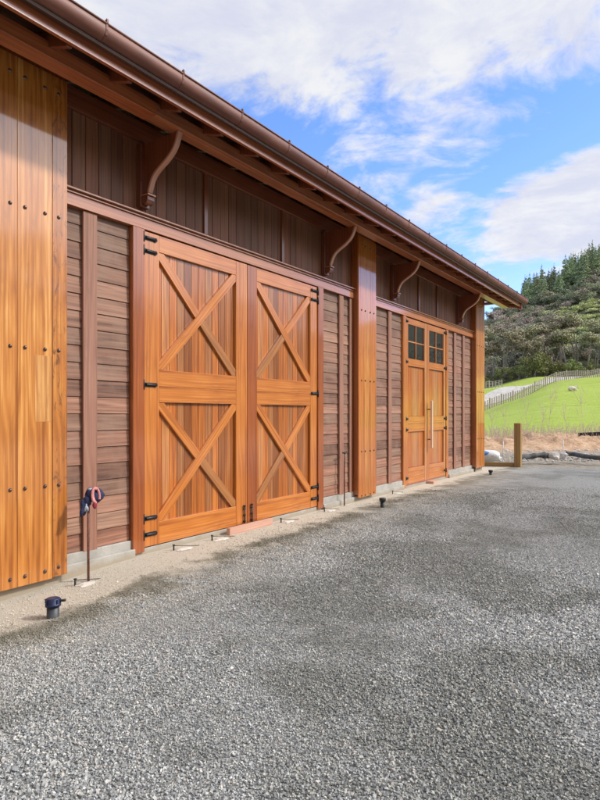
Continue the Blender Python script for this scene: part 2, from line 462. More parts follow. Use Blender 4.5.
# structural core behind the cladding (walls, end walls)
f = MB(); f.box(-.2, -.03, YS, 4.3, .18, 4.5); f.box(-.2, -.03, 8.0, 11.1, .18, 4.5); f.box(-.2, -.03, 13.55, YE-.02, .18, 4.5)
f.box(-.2, -.03, 4.3, 8.0, 3.5, 4.5); f.box(-.2, -.03, 11.1, 13.55, 3.5, 4.5)
f.box(-8, -.2005, YS, YS+.15, .18, 4.5); f.box(-8, -7.85, YS+.15, YE-.02, .18, 4.5)
f.build('wall', M['interior'], barn)
# horizontal weatherboards: tilted boards, one slab each
def boards(y0, y1, z0=.18, z1=3.47, seed=0):
    rr = random.Random(seed); mb = MB(); z = z0; p = .1655
    while z < z1-.02:
        zt = min(z+p-.004, z1)
        j = []
        if y1-y0 > 1.5 and rr.random() < .7: j = [y0+(y1-y0)*rr.uniform(.25, .75)]
        e = [y0]+j+[y1]
        for a, b_ in zip(e, e[1:]):
            a += .001; b_ -= .001
            prof = [(-.028, z), (.006+rr.uniform(-.0015, .0015), z), (-.004, zt), (-.028, zt)]
            vs = [(x, yy, zz) for yy in (a, b_) for x, zz in prof]
            fs = [(0, 1, 2, 3), (7, 6, 5, 4), (0, 4, 5, 1), (1, 5, 6, 2), (2, 6, 7, 3), (3, 7, 4, 0)]
            us = []
            for q in fs: us.append([(vs[i][1], vs[i][2]-z) for i in q])
            mb.add(vs, fs, us)
        z += p
    return mb
bays = [(YS, 2.73), (3.39, 4.225), (8.015, 9.02), (9.675, 11.056), (13.60, 15.37)]
for i, (a, b_) in enumerate(bays):
    boards(a, b_, seed=i).build('weatherboard_panel', M['siding'], barn, .0015)
for y0, y1 in [(-5.0, -4.84), (-3.2, -3.04), (-1.4, -1.24), (.4, .56), (2.2, 2.36), (3.64, 3.80), (8.555, 8.69), (9.73, 9.90), (10.41, 10.55), (14.03, 14.18), (14.66, 14.80)]:
    MB().box(.007, .036, y0, y1, .165, 3.465).build('batten', M['batten'], barn, BV)
MB().box(.007, .036, 8.90, 8.99, .165, 3.465).build('batten', M['batten'], barn, BV)
# lintels, cornices
for a, b_ in [(YS, 2.728), (3.392, 9.015), (9.678, 15.395)]:
    MB().box(-.03, .058, a, b_, 3.47, 3.571, 'y').build('lintel', M['door'] if a > 9 else M['lintel'], barn, BV)
    c = MB(); c.box(-.03, .046, a, b_, 3.572, 3.59, 'y'); c.box(-.03, .066, a, b_, 3.591, 3.603, 'y'); c.box(-.03, .052, a, b_, 3.604, 3.618, 'y')
    c.prism([(-.03, 3.619), (.088, 3.619), (.088, 3.636), (.02, 3.662), (-.03, 3.662)], 'y', a, b_)
    c.build('cornice', M['door'] if a > 9 else M['lintel'], barn, .002)
# upper wall: vertical grooved boards
for k, (a, b_) in enumerate([(YS, 2.728), (3.392, 9.015), (9.678, 15.395)]):
    mb = MB(); y = a; rr = random.Random(50+k)
    while y < b_-.01:
        e = min(y+.152, b_); mb.box(-.03, -.006+rr.uniform(-.002, .002), y+.0025, e-.0025, 3.6, 4.52); y = e
    mb.build('upper_boards', M['upper'], barn, .004)
    if k == 1:
        for yy in (5.35, 6.95): MB().box(-.004, .022, yy, yy+.06, 3.665, 4.52).build('upper_batten', M['bracket'], barn, BV)
    if k == 2:
        for yy in (11.9, 12.95): MB().box(-.004, .022, yy, yy+.06, 3.665, 4.52).build('upper_batten', M['bracket'], barn, BV)
# top plate under the rafters
for a, b_ in [(YS, 2.728), (3.392, 9.015), (9.678, 15.395)]:
    MB().box(-.004, .05, a, b_, 4.40, 4.60, 'y').build('wall_plate', M['bracket'], barn, BV)

# piers of vertical planks with bolts
def pier(y0, rel, mats, zb):
    root_ = MB(); root_.box(-.03, .117, y0+.004, y0+.652, .12, 4.6)
    core = root_.build('pier', M['post'], barn, BV)
    e = [y0+r for r in rel]
    for i, (a, b_) in enumerate(zip(e, e[1:])):
        zb_ = zb[i] if isinstance(zb, list) else zb
        p = MB()
        x1 = .142-.002*(i % 2)
        if i == 1 and len(rel) == 4 and y0 < 3:
            # a short board let into the wide plank
            p.box(.118, x1, a+.0015, b_-.0015, zb_, 4.55)
            p.box(x1-.004, x1+.0012, a+.16, b_-.004, 1.43, 2.02)
        else:
            p.box(.118, x1, a+.0015, b_-.0015, zb_, 4.55)
        p.build('plank', mats[i % len(mats)], core, BV)
        # splayed foot board
    for zz in (.10, .857, 2.075, 3.284, 4.40):
        nb = [.105, .24, .43, .565]
        for q in nb:
            bm_ = MB()
            bm_.lathe((.1395, y0+q, zz+(.012 if q > .5 and zz < .2 else 0)), [(.0, .0), (.017, .0), (.017, .005), (.0115, .007), (.0115, .013), (.008, .016), (0, .0165)], 12, 'x')
            bm_.build('bolt', M['bolt'], core)
    return core
pier(2.735, [0, .171, .503, .656], [M['pier'], M['pier'], M['pier_stained']], [.02, .02, .03])
pier(9.017, [0, .22, .43, .656], [M['door'], M['pier'], M['door']], .07)
pier(15.395, [0, .22, .43, .70], [M['pier'], M['door'], M['pier']], .09)
MB().box(-.03, .1165, 16.05, 16.095, .12, 4.6).build('corner_board', M['post'], barn, BV)
MB().box(.0, .085, 15.42, 15.50, -.05, .118).build('pier_foot', M['black'], barn)

# end wall (far gable) cladding
mb = MB(); z = .18
while z < 4.5:
    mb.box(-8, -.035, YE-.02, YE+.006, z, z+.162, 'x'); z += .1655
mb.build('end_weatherboards', M['siding'], barn)

# door frames
def frame(y0, y1, w, zb, zt):
    for a in (y0, y1-w):
        MB().box(-.03, .062, a, a+w, zb, zt).build('door_post', M['post'], barn, .004)
frame(4.227, 8.013, .157, .03, 3.469)
MB().box(-.1, -.02, 4.385, 7.855, .0625, .082, 'y').build('door_sill', M['post'], barn, BV)
MB().box(-.03, .052, 11.058, 11.195, .03, 3.469).build('door_post', M['door'], barn, .004)
MB().box(-.03, .052, 13.46, 13.598, .03, 3.469).build('door_post', M['door'], barn, .004)

# large braced barn doors
def hinge(parent, ye, z, dirn, xf, L=.17, hh=.055):
    h = MB()
    h.tube([(xf+.012, ye-.012*dirn, z-hh), (xf+.012, ye-.012*dirn, z+hh)], .013, 10)
    h.box(xf+.001, xf+.009, min(ye, ye+dirn*L), max(ye, ye+dirn*L), z-.022, z+.022, 'y')
    h.tube([(xf+.013, ye+dirn*.02, z), (xf+.013, ye+dirn*(L-.01), z)], .014, 8)
    h.tube([(xf+.009, ye+dirn*(L-.012), z), (xf+.016, ye+dirn*(L-.012), z)], .024, 10)
    h.build('hinge', M['black'], parent, .001)
def leaf(y0, y1, ys0, ys1, over, hin, seed):
    zb, zt = .075, 3.458
    rr = random.Random(seed)
    mb = MB(); y = ys0-.05
    while y < ys1+.05:
        w = .118; e = min(y+w, ys1+.05)
        mb.box(-.02, .004, y+.0015, e-.0015, zb+.02, zt-.02); y = e
    root_ = mb.build('door_leaf', M['panel'], barn, .003)
    XF = .042
    st_r = M['post'] if seed == 2 else M['door']
    MB().box(.0045, XF, y0, ys0, zb, zt).build('stile', st_r, root_, BV)
    MB().box(.0045, XF, ys1, y1, zb, zt).build('stile', M['door'], root_, BV)
    for a, b_ in [(zb, .32), (1.627, 1.800), (1.803, 1.985), (3.275, zt)]:
        MB().box(.0045, XF-.001, ys0+.001, ys1-.001, a, b_, 'y').build('rail', M['door'], root_, BV)
    for a, b_ in [(.321, 1.626), (1.986, 3.274)]:
        w = .135
        dy, dz = ys1-ys0, b_-a
        for sgn in (1, -1):
            top = over == sgn
            x1 = XF-.003 if top else XF-.007
            # parallelogram brace cut to the corner
            ty = w*.58; tz = w*.58
            if sgn == 1: pts = [(ys0+.001, a+.001), (ys0+ty, a+.001), (ys1-.001, b_-tz), (ys1-.001, b_-.001), (ys1-ty, b_-.001), (ys0+.001, a+tz)]
            else: pts = [(ys0+.001, b_-.001), (ys0+.001, b_-tz), (ys1-ty, a+.001), (ys1-.001, a+.001), (ys1-.001, a+tz), (ys0+ty, b_-.001)]
            d = Vector((dy, dz*sgn)).normalized(); nrm = Vector((-d.y, d.x))
            x0 = .0048
            segs = [pts]
            if not top:   # the under brace is cut in two at the crossing
                cy, cz = (ys0+ys1)/2, (a+b_)/2
                q = []
                hw = w*.58*.5*1.42
                def cut(keep):
                    # clip polygon by the half plane beyond the over brace
                    do = Vector((dy, -dz*sgn)).normalized(); no = Vector((-do.y, do.x))*keep
                    off = w*.41; out = []
                    P = [Vector(p) for p in pts]; c0 = Vector((cy, cz))
                    for i in range(len(P)):
                        A, B = P[i], P[(i+1) % len(P)]
                        da, db = (A-c0).dot(no)-off, (B-c0).dot(no)-off
                        if da >= 0: out.append(tuple(A))
                        if da*db < 0: out.append(tuple(A+(B-A)*(da/(da-db))))
                    return out
                segs = [cut(1), cut(-1)]
            mb = MB()
            for sp in segs:
                n = len(sp); area = sum(sp[i][0]*sp[(i+1) % n][1]-sp[(i+1) % n][0]*sp[i][1] for i in range(n))
                if area < 0: sp = sp[::-1]
                vs = [(x1, p[0], p[1]) for p in sp]+[(x0, p[0], p[1]) for p in sp]
                uvp = [(Vector(p).dot(d), Vector(p).dot(nrm)) for p in sp]*2
                fs = [list(range(n)), list(range(n, 2*n))[::-1]]+[[i, n+i, n+(i+1) % n, (i+1) % n] for i in range(n)]
                us = [[uvp[i] for i in q_] for q_ in fs[:2]]
                for i in range(n):
                    e = (i+1) % n
                    us.append([(uvp[i][0], 0), (uvp[i][0], .04), (uvp[e][0], .04), (uvp[e][0], 0)])
                mb.add(vs, fs, us)
            mb.build('brace', M['door'], root_, BV)
    for z in [.205, .38, 1.815, 3.25, 3.39]:
        hinge(root_, y0-.001 if hin > 0 else y1+.001, z, hin, XF)
    # drop bolt near the meeting edge
    yb = y1-.07 if hin > 0 else y0+.075
    db = MB(); db.tube([(XF+.018, yb, .0), (XF+.018, yb, .30)], .009, 8)
    for z in (.11, .19, .27): db.box(XF, XF+.026, yb-.016, yb+.016, z-.006, z+.006)
    db.lathe((XF+.018, yb, .30), [(.011, 0), (.018, .004), (.018, .014), (0, .02)], 10)
    db.build('drop_bolt', M['black'], root_)
    return root_
leaf(4.388, 6.135, 4.605, 5.915, 1, 1, 1)
leaf(6.143, 7.852, 6.345, 7.665, -1, -1, 2)

# glazed entry doors
def entry(y0, y1, side):
    zb, zt = .075, 3.455; XF = .034
    sw = .125
    a, b_ = y0+sw, y1-sw
    root_ = MB().box(-.012, XF, y0, a, zb, zt).box(-.012, XF, b_, y1, zb, zt)
    root_ = root_.build('door_leaf', M['door'], barn, BV)
    for z0, z1 in [(zb, .40), (1.135, 1.30), (1.303, 1.455), (2.48, 2.635), (3.33, zt)]:
        MB().box(-.012, XF-.001, a+.001, b_-.001, z0, z1, 'y').build('rail', M['door'], root_, BV)
    for z0, z1 in [(.401, 1.134), (1.456, 2.479)]:
        mb = MB(); n = 3
        for i in range(n):
            ya, yb = a+(b_-a)*i/n, a+(b_-a)*(i+1)/n
            mb.box(-.018, .002, ya+.002, yb-.002, z0+.001, z1-.001)
        mb.build('panel', M['panel'], root_, .004)
    w = MB(); ym, zm = (a+b_)/2, (2.636+3.329)/2
    w.box(-.004, .022, ym-.013, ym+.013, 2.637, 3.328)
    w.box(-.003, .021, a+.001, ym-.0135, zm-.013, zm+.013, 'y'); w.box(-.003, .021, ym+.0135, b_-.001, zm-.013, zm+.013, 'y')
    fr = w.build('glazing_bars', M['door'], root_, .002)
    for ya, yb in ((a, ym-.013), (ym+.013, b_)):
        for za, zb2 in ((2.637, zm-.013), (zm+.013, 3.328)):
            MB().box(-.001, .003, ya+.001, yb-.001, za+.001, zb2-.001).build('window_pane', M['glass'], root_)
    ye = y0-.002 if side > 0 else y1+.002
    for z in (.20, 1.18, 1.40, 2.56, 3.38): hinge(root_, ye, z, side, XF, .10, .045)
    return root_
e1 = entry(11.20, 12.318, 1); e2 = entry(12.326, 13.455, -1)
hm = MB(); hm.bar((.115, 12.39, .76), (.115, 12.39, 1.79), .055, .045, (1, 0, 0))
hd = hm.build('pull_handle', M['handle'], e2, .006)
mm = MB(); mm.tube([(.034, 12.39, .95), (.0945, 12.39, .95)], .012); mm.tube([(.034, 12.39, 1.6), (.0945, 12.39, 1.6)], .012); mm.build('handle_mount', M['black'], e2)
MB().box(.036, .20, 12.28, 12.50, .0, .05, 'y').build('step_block', M['pinkwood'], barn, BV)
MB().box(.0, .045, 11.2, 13.45, .0555, .074, 'y').build('door_sill', M['post'], barn, BV)

# curved eave brackets
OUT = [(.05, 3.765), (.10, 3.755), (.143, 3.835), (.180, 3.93), (.225, 4.00), (.294, 4.052), (.37, 4.095), (.441, 4.142), (.505, 4.20), (.55, 4.27), (.59, 4.372)]
def smooth_pts(P, k=4):
    out = []
    for i in range(len(P)-1):
        p0, p1, p2, p3 = P[max(i-1, 0)], P[i], P[i+1], P[min(i+2, len(P)-1)]
        for j in range(k):
            t = j/k
            out.append(tuple(.5*((2*b)+(-a+c)*t+(2*a-5*b+4*c-d)*t*t+(-a+3*b-3*c+d)*t**3) for a, b, c, d in zip(p0, p1, p2, p3)))
    return out+[P[-1]]
CUR = smooth_pts(OUT[2:])
def bracket():
    hw = .031
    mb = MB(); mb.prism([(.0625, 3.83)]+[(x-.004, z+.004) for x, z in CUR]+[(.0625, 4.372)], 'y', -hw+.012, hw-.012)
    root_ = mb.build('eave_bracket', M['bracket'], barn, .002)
    rb = MB()                       # broad curved face strip
    n = len(CUR)
    inner = []
    for i in range(n):
        a = Vector(CUR[max(i-1, 0)]); b_ = Vector(CUR[min(i+1, n-1)]); d = (b_-a).normalized()
        inner.append((CUR[i][0]-d.y*.026, CUR[i][1]+d.x*.026))
    vs = []; d_ = 0; ds = []
    for i in range(n):
        if i: d_ += math.dist(CUR[i], CUR[i-1])
        ds.append(d_)
        (x, z), (xi, zi) = CUR[i], inner[i]
        vs += [(x, -hw, z), (x, hw, z), (xi, hw, zi), (xi, -hw, zi)]
    fs = []; us = []
    for i in range(n-1):
        for k in range(4):
            k2 = (k+1) % 4
            fs.append([4*i+k, 4*i+k2, 4*i+4+k2, 4*i+4+k]); us.append([(ds[i], k*.08), (ds[i], k*.08+.08), (ds[i+1], k*.08+.08), (ds[i+1], k*.08)])
    fs.append([3, 2, 1, 0]); us.append([(0, 0)]*4); m0 = 4*(n-1); fs.append([m0, m0+1, m0+2, m0+3]); us.append([(0, 0)]*4)
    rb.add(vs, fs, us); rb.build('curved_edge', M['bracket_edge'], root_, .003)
    MB().box(.0, .062, -.062, .062, 3.70, 4.372).build('back_plate', M['bracket'], root_, BV)
    ft = MB(); ft.prism([(.063, 3.74), (.10, 3.715), (.135, 3.725), (.155, 3.76), (.15, 3.80), (.063, 3.805)], 'y', -.05, .05)
    ft.build('scroll_foot', M['bracket'], root_, .006)
    MB().box(.063, .168, -.056, .056, 3.806, 3.822).build('foot_bead', M['lintel'], root_, BV)
    for z in (3.98, 4.22):
        b_ = MB(); b_.lathe((.0625, -.062, z), [(0, 0), (.012, 0), (.012, .008), (0, .012)], 10, 'x'); b_.build('bolt', M['bolt'], root_)
    return root_
b0 = bracket(); b0.location = (0, 4.39, 0)
for yy in (8.11, 10.615, 14.335, -4.0, .6):
    c = copy_tree(b0, barn, (0, yy, 0))

# eave beam, rafters, fascia, soffit, roof
bm1 = MB(); bm1.box(.455, .632, YS, 4.02, 4.375, 4.50, 'y'); bm1.box(.458, .629, 4.0205, 11.5, 4.377, 4.498, 'y'); bm1.box(.455, .632, 11.5005, 16.72, 4.375, 4.50, 'y')
bm1.build('eave_beam', M['eave'], barn, .004)
tanr = math.tan(R(17))
def zr(x): return 4.503-(x-.455)*tanr         # underside line of rafters
rf = 0; yy = YS+.3
while yy < 16.9:
    mb = MB()
    p0, p1 = (-.45, zr(-.45)), (.868, zr(.868))
    mb.prism([p0, p1, (p1[0], p1[1]+.12), (p0[0], p0[1]+.12)], 'y', yy-.025, yy+.025)
    mb.build('rafter', M['bracket'], barn, BV); yy += .60  # dark bracket timber puts the shade of the eave recess into the colour
MB().box(.87, .905, YS, 16.78, 4.395, 4.53, 'y').build('fascia', M['eave'], barn, .004)
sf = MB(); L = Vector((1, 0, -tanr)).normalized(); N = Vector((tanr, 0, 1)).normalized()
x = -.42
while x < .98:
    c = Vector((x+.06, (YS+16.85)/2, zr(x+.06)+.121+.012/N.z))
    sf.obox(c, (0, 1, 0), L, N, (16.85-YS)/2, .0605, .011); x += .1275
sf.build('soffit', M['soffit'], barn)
rfm = MB()
for sgn in (1,):
    rfm.prism([(-4.2, zr(-4.2)+.155), (.98, zr(.98)+.150), (.98, zr(.98)+.175), (-4.2, zr(-4.2)+.185)], 'y', YS, 16.9)
    rfm.prism([(-4.2, zr(-4.2)+.155), (-4.2, zr(-4.2)+.185), (-9.2, zr(.8)+.175), (-9.2, zr(.8)+.150)], 'y', YS, 16.9)
rfm.build('roof', M['roofmetal'], barn)
# gable triangle
gz = zr(-4.2)+.14
MB().prism([(-.2, 4.5), (-.2, zr(-.2)+.13), (-4.2, gz), (-8, zr(-.4)+.13), (-8, 4.5)], 'y', YE-.12, YE-.01).build('gable', M['upper'], barn)
# barge board and tie at the far end
bg = MB(); bg.prism([(-4.2, gz-.09), (.93, zr(.93)-.03), (.93, zr(.93)+.145), (-4.2, gz+.02)], 'y', 16.80, 16.84); bg.build('barge_board', M['eave'], barn, BV)
MB().box(-.02, .452, 16.0, 16.06, 4.40, 4.47, 'x').build('end_tie', M['bracket_edge'], barn, BV)
# gutter: half round with rolled lip
gc, gr = (1.0-.03, 4.572), .080
prof = []
for k in range(13):
    a = math.pi+math.pi*k/12; prof.append((gc[0]+gr*math.cos(a)*.92, gc[1]+gr*math.sin(a)*.95))
outer = [(gc[0]-gr*.92, gc[1]+.05)]+prof+[(gc[0]+gr*.92, gc[1]+.045)]
inner_ = [(x+(gc[0]-x)*.04, z+.003) for x, z in reversed(outer)]
GY0, GY1 = YS, 17.05
gm = MB()
poly = outer+inner_
n = len(poly)
for y_a, y_b in [(GY0, 2.2), (2.2, 8.0), (8.0, 13.9), (13.9, GY1)]:
    vs = [(x, y_a, z) for x, z in poly]+[(x, y_b, z) for x, z in poly]
    fs = [[i, (i+1) % n, n+(i+1) % n, n+i][::-1] for i in range(n)]
    gm.add(vs, fs, [[(0, 0)]*4]*n, True)
# closed end
gm.add([(x, GY1-.002, z) for x, z in outer], [list(range(len(outer)))], [[(0, 0)]*len(outer)])
gm.tube([(gc[0]+gr*.92+.002, GY0, gc[1]+.047), (gc[0]+gr*.92+.002, GY1, gc[1]+.047)], .009, 8)
gut = gm.build('gutter', M['gutter'], barn)
y = 3.12-.85*12
i = 0
while y < GY1:
    if y > YS:
        cm = MB()
        path = [(gc[0]+gr*.92*1.03+.002, y, gc[1]+.085), (gc[0]+gr*.92*1.03+.002, y, gc[1]+.045)]
        for k in range(12, -1, -2):
            a = math.pi+math.pi*k/12; path.append((gc[0]+gr*math.cos(a)*.955, y, gc[1]+gr*math.sin(a)*.985))
        for p, q in zip(path, path[1:]):
            L_ = (Vector(q)-Vector(p)); n_ = L_.cross(Vector((0, 1, 0))).normalized()
            cm.bar(p, q, .018, .003, n_)
        cm.box(gc[0]+gr*.92-.012, gc[0]+gr*.92+.013, y-.008, y+.008, gc[1]+.05, gc[1]+.078)
        cm.build('gutter_clip', M['gutter'], gut)
    y += .85

# ------------------------------------------------------------------ small things by the wall
def ss(a): a = np.clip(a, 0, 1); return a*a*(3-2*a)
def gz_at(x, y):
    a = max(0, min(1, (4.3-y)/1.7)); a = a*a*(3-2*a)
    b_ = max(0, min(1, (2.2-x)/2)); return -.085*a*b_*b_*(3-2*b_)
def cap_stub():
    x, y = .85, 2.77; z = gz_at(x, y)
    o = empty('drain_riser', (x, y, z), 'short grey pipe with a dark blue cap standing in the sand at the near pier', 'pipe')
    p = MB(); p.lathe((0, 0, 0), [(.046, -.05), (.046, .095), (.0, .095)], 20); p.build('pipe', M['greypvc'], o)
    c = MB(); c.lathe((0, 0, 0), [(.047, .085), (.058, .088), (.058, .105), (.052, .108), (.052, .142), (.046, .148), (0, .149)], 20)
    for k in range(8):
        a = k*math.pi/4; c.box(.053*math.cos(a)-.005, .053*math.cos(a)+.005, .053*math.sin(a)-.005, .053*math.sin(a)+.005, .11, .143)
    c.build('cap', M['blue'], o)
    l = MB(); l.bar((.03, .03, .125), (.055, .058, .125), .022, .014, (0, 0, 1)); l.tube([(.056, .06, .118), (.056, .06, .133)], .013, 8); l.build('lug', M['rubber'], o)
cap_stub()
def stub(x, y, h, label):
    o = empty('pipe_stub', (x, y, 0), label, 'pipe stub', 'black pipe stubs along the wall')
    p = MB(); p.lathe((0, 0, 0), [(.034, -.05), (.034, h-.03), (.03, h-.03)], 16); p.build('pipe', M['rubber'], o)
    c = MB(); c.lathe((0, 0, 0), [(.034, h-.055), (.050, h-.05), (.054, h-.02), (.054, h), (.04, h+.004), (0, h+.004)], 16); c.build('collar', M['rubber'], o)
stub(.73, 8.73, .150, 'short black pipe stub in the sand just right of the middle timber pier')
stub(.65, 14.91, .115, 'small black pipe stub out on the gravel near the far corner pier')
# thin water pipes
x, y = .30, 3.50
o = empty('water_pipe', (x, y, gz_at(x, y)), 'thin rusty upright pipe before the left weatherboards with a cloth bundle on top', 'pipe')
MB().tube([(0, 0, -.05), (-.004, .002, .4), (0, 0, .82)], .0115, 10).build('riser', M['rust'], o)
MB().lathe((0, 0, .80), [(.0, 0), (.017, 0), (.017, .035), (0, .036)], 10).build('fitting', M['rust'], o)
x, y = .13, 8.55
o = empty('water_pipe', (x, y, 0), 'thin upright brown pipe with a tee tap, between the barn doors and middle pier', 'pipe')
MB().tube([(0, 0, -.05), (0, 0, .62), (-.0, .012, .70), (0, .012, .86)], .0115, 10).build('riser', M['rust'], o)
t_ = MB(); t_.tube([(0, -.055, .865), (0, .075, .875)], .011, 8); t_.lathe((0, .01, .85), [(.017, 0), (.017, .03), (0, .03)], 10); t_.build('tap', M['black'], o)

# cloth bundle hung on the pipe
def bundle():
    x, y = .315, 3.50; zb = gz_at(x, y)
    o = empty('cloth_bundle', (x, y, zb+.76), 'navy and salmon pink cloth bundle hung over the thin pipe by the left weatherboards', 'cloth')
    mb = MB()
    blob(mb, (.0, .015, .03), (.045, .05, .065), 3, .28)
    blob(mb, (.01, -.03, -.02), (.032, .04, .06), 4, .3)
    blob(mb, (.02, .065, .028), (.042, .068, .066), 5, .25)
    blob(mb, (.01, -.065, -.07), (.024, .035, .055), 6, .35)
    mb.tube([(.01, -.06, -.06), (.01, -.09, -.11), (.012, -.105, -.15)], [.025, .02, .008], 10)
    mb.build('navy_folds', M['navy'], o)
    p = MB()
    ring = [(.056-.012*math.sin(a), .03+.035*math.cos(a), .03+.068*math.sin(a)) for a in [k*.42-.6 for k in range(13)]]
    p.tube(smooth_pts(ring, 3), .0125, 8); p.tube(smooth_pts([(x+.006, y-.012, z-.004) for x, y, z in ring[4:12]], 3), .011, 8)
    p.build('pink_band', M['pink'], o)
    w = MB(); blob(w, (.036, -.055, -.075), (.012, .018, .034), 8, .4); blob(w, (.012, .0, .085), (.02, .03, .014), 9, .3); w.build('pale_lining', M['palecloth'], o)
    r_ = MB(); blob(r_, (.038, .035, -.055), (.014, .02, .03), 10, .35); r_.build('red_tag', M['redcloth'], o)
bundle()

# steel form pins with cement spill
pins = [(.30, 3.36, 'bent steel pin at the foot of the rusty pipe with the cloth bundle'),
        (.17, 4.70, 'bent steel pin in cement below the left end of the braced doors'),
        (.17, 5.32, 'bent steel pin in cement left of the pink timber block'),
        (.17, 6.72, 'bent steel pin in cement right of the pink timber block'),
        (.17, 7.86, 'bent steel pin in cement at the right post of the braced doors'),
        (.17, 10.3, 'bent steel pin at the foundation between middle pier and entry doors')]
for i, (x, y, lb) in enumerate(pins):
    z = gz_at(x, y)
    o = empty('form_pin', (x, y, z), lb, 'steel pin', 'bent steel pins along the foundation')
    m_ = MB(); m_.tube([(0, 0, -.03), (0, 0, .055)], .009, 8); m_.lathe((0, 0, .055), [(.009, 0), (.015, .002), (.015, .01), (0, .012)], 8)
    m_.build('stake', M['black'], o)
    MB().tube([(0, 0, .052), (.02, .12, .035), (.05, .27, .012), (.06, .34, .004)], .0035, 6).build('tie_wire', M['black'], o)
    s_ = MB(); rs = random.Random(i); nn = 16
    pts = [((.05+.04*rs.random())*math.cos(k*6.283/nn)*.8+.06, (.06+.07*rs.random())*math.sin(k*6.283/nn)*1.2+.10) for k in range(nn)]
    vs = [(p[0], p[1], .004) for p in pts]+[(p[0]*.7+.015, p[1]*.7+.03, .014) for p in pts]
    s_.add(vs, [[k, (k+1) % nn, nn+(k+1) % nn, nn+k] for k in range(nn)]+[list(range(nn, 2*nn))], [[(0, 0)]*4]*nn+[[(0, 0)]*nn], True)
    s_.build('cement_splash', M['cementspill'], o)
blk = MB().box(.10, .155, 5.66, 6.55, -.02, .088, 'y').build('timber_block', M['pinkwood'], None, .004)
tag(blk, 'pale pink timber board lying on edge below the meeting barn doors', 'timber')

# ------------------------------------------------------------------ terrain
FR = np.array([.0, .303, .34, .37, .40, .4217, .4617, .50, .60, .9])
FZ = np.array([.8, 1.65, 2.65, 3.46, 4.54, 5.07, 5.7, 6.25, 8.5, 12.])
def terrain(x, y):
    dx = x-CX; z = -SN*dx+CS*y; l = CS*dx+SN*y
    r = l/np.maximum(z, 5.); rc = np.clip(r, -.2, 1.0)
    zf = np.clip(60+(rc-.308)/.192*15, 48, 95)
    Zf = np.interp(rc, FR, FZ)
    Ze = 6.3+(np.clip(rc, .2, .8)-.308)/.192*1.6
    Zh = np.interp(rc, [-.2, .25, .33, .383, .5, .8], [20, 26, 31, 36, 47, 60])
    h = np.where(z < 22, 0, 0)+ss((z-20)/8)*.25
    h = np.where(z > 28, .25+(Zf-.25)*np.clip((z-28)/(zf-28), 0, 1), h)
    h = np.where(z > zf, Zf+(Ze-Zf)*np.clip((z-zf)/(96-zf), 0, 1), h)
    h = np.where(z > 96, Ze+(Zh-Ze)*np.clip((z-96)/94, 0, 1)**1.05, h)
    h = np.where(z > 190, Zh+25*ss((z-190)/500), h)
    u = np.sin(x*.31+y*.17)*np.sin(y*.23-x*.11)
    h = h + u*np.clip((z-30)/100, 0, 1)*1.0
    # wooded rise across the yard from the barn
    h2 = 27*ss((x-24)/85)+np.sin(y*.05)*2*ss((x-24)/60)
    return np.maximum(h, h2)
def grid_mesh(name, xs, ys, zfun, material, kind='structure'):
    X, Y = np.meshgrid(xs, ys, indexing='xy'); Z = zfun(X, Y)
    co = np.stack([X, Y, Z], -1).reshape(-1, 3)
    nx, ny = len(xs), len(ys); i = np.arange(ny-1)[:, None]*nx+np.arange(nx-1)[None]
    q = np.stack([i, i+1, i+nx+1, i+nx], -1).reshape(-1, 4)
    return np_mesh(name, co, q, material, kind, smooth=True)
def np_mesh(name, co, faces, material, kind=None, parent=None, smooth=False, tint=None):
    me = bpy.data.meshes.new(name); k = faces.shape[1]
    me.vertices.add(len(co)); me.vertices.foreach_set('co', co.astype(np.float32).ravel())
    me.loops.add(faces.size); me.loops.foreach_set('vertex_index', faces.astype(np.int32).ravel())
    me.polygons.add(len(faces)); me.polygons.foreach_set('loop_start', np.arange(0, faces.size, k, dtype=np.int32))
    me.polygons.foreach_set('loop_total', np.full(len(faces), k, dtype=np.int32))
    me.polygons.foreach_set('use_smooth', np.full(len(faces), smooth))
    if tint is not None:
        a = me.color_attributes.new('tint', 'FLOAT_COLOR', 'POINT')
        a.data.foreach_set('color', np.concatenate([tint, np.ones((len(tint), 1))], 1).astype(np.float32).ravel())
    me.update(calc_edges=True); me.materials.append(material)
    o = bpy.data.objects.new(name, me); COL.objects.link(o)
    if parent: o.parent = parent
    if kind: o['kind'] = kind
    return o
q = np.linspace(-1, 1, 360); ax = np.sinh(q*5.2)/np.sinh(5.2)*2200
def gfun(X, Y):
    T = terrain(X, Y)
    dx = X-CX; z = -SN*dx+CS*Y
    return np.where((T < .02), -.16, T)
grid_mesh('ground', ax+10, ax+20, gfun, M['ground'])
# gravel yard sheet with the worn hollow beside the near pier
xs = np.concatenate([np.linspace(-9, 0, 6)[:-1], np.arange(0, 3, .1), np.linspace(3, 24, 20)])
ys = np.concatenate([np.linspace(-12, 1.4, 10)[:-1], np.arange(1.4, 5.2, .1), np.linspace(5.2, 17.0, 30)])
# the far edge of the yard runs square to the view, so the sheet is laid in two parts of one mesh
def yz(X, Y):
    a = ss((4.3-Y)/1.7); b_ = ss((2.2-X)/2); return -.085*a*b_+.0*X
yard = grid_mesh('gravel_yard', xs, ys, yz, M['gravel'])
co = np.empty(len(yard.data.vertices)*3, dtype=np.float32); yard.data.vertices.foreach_get('co', co); co = co.reshape(-1, 3)
top = co[:, 1] > 16.99
co[top, 1] = 17.35+np.clip(co[top, 0], -9, 24)*.34+rng.normal(size=top.sum())*.12
yard.data.vertices.foreach_set('co', co.ravel()); yard.data.update()

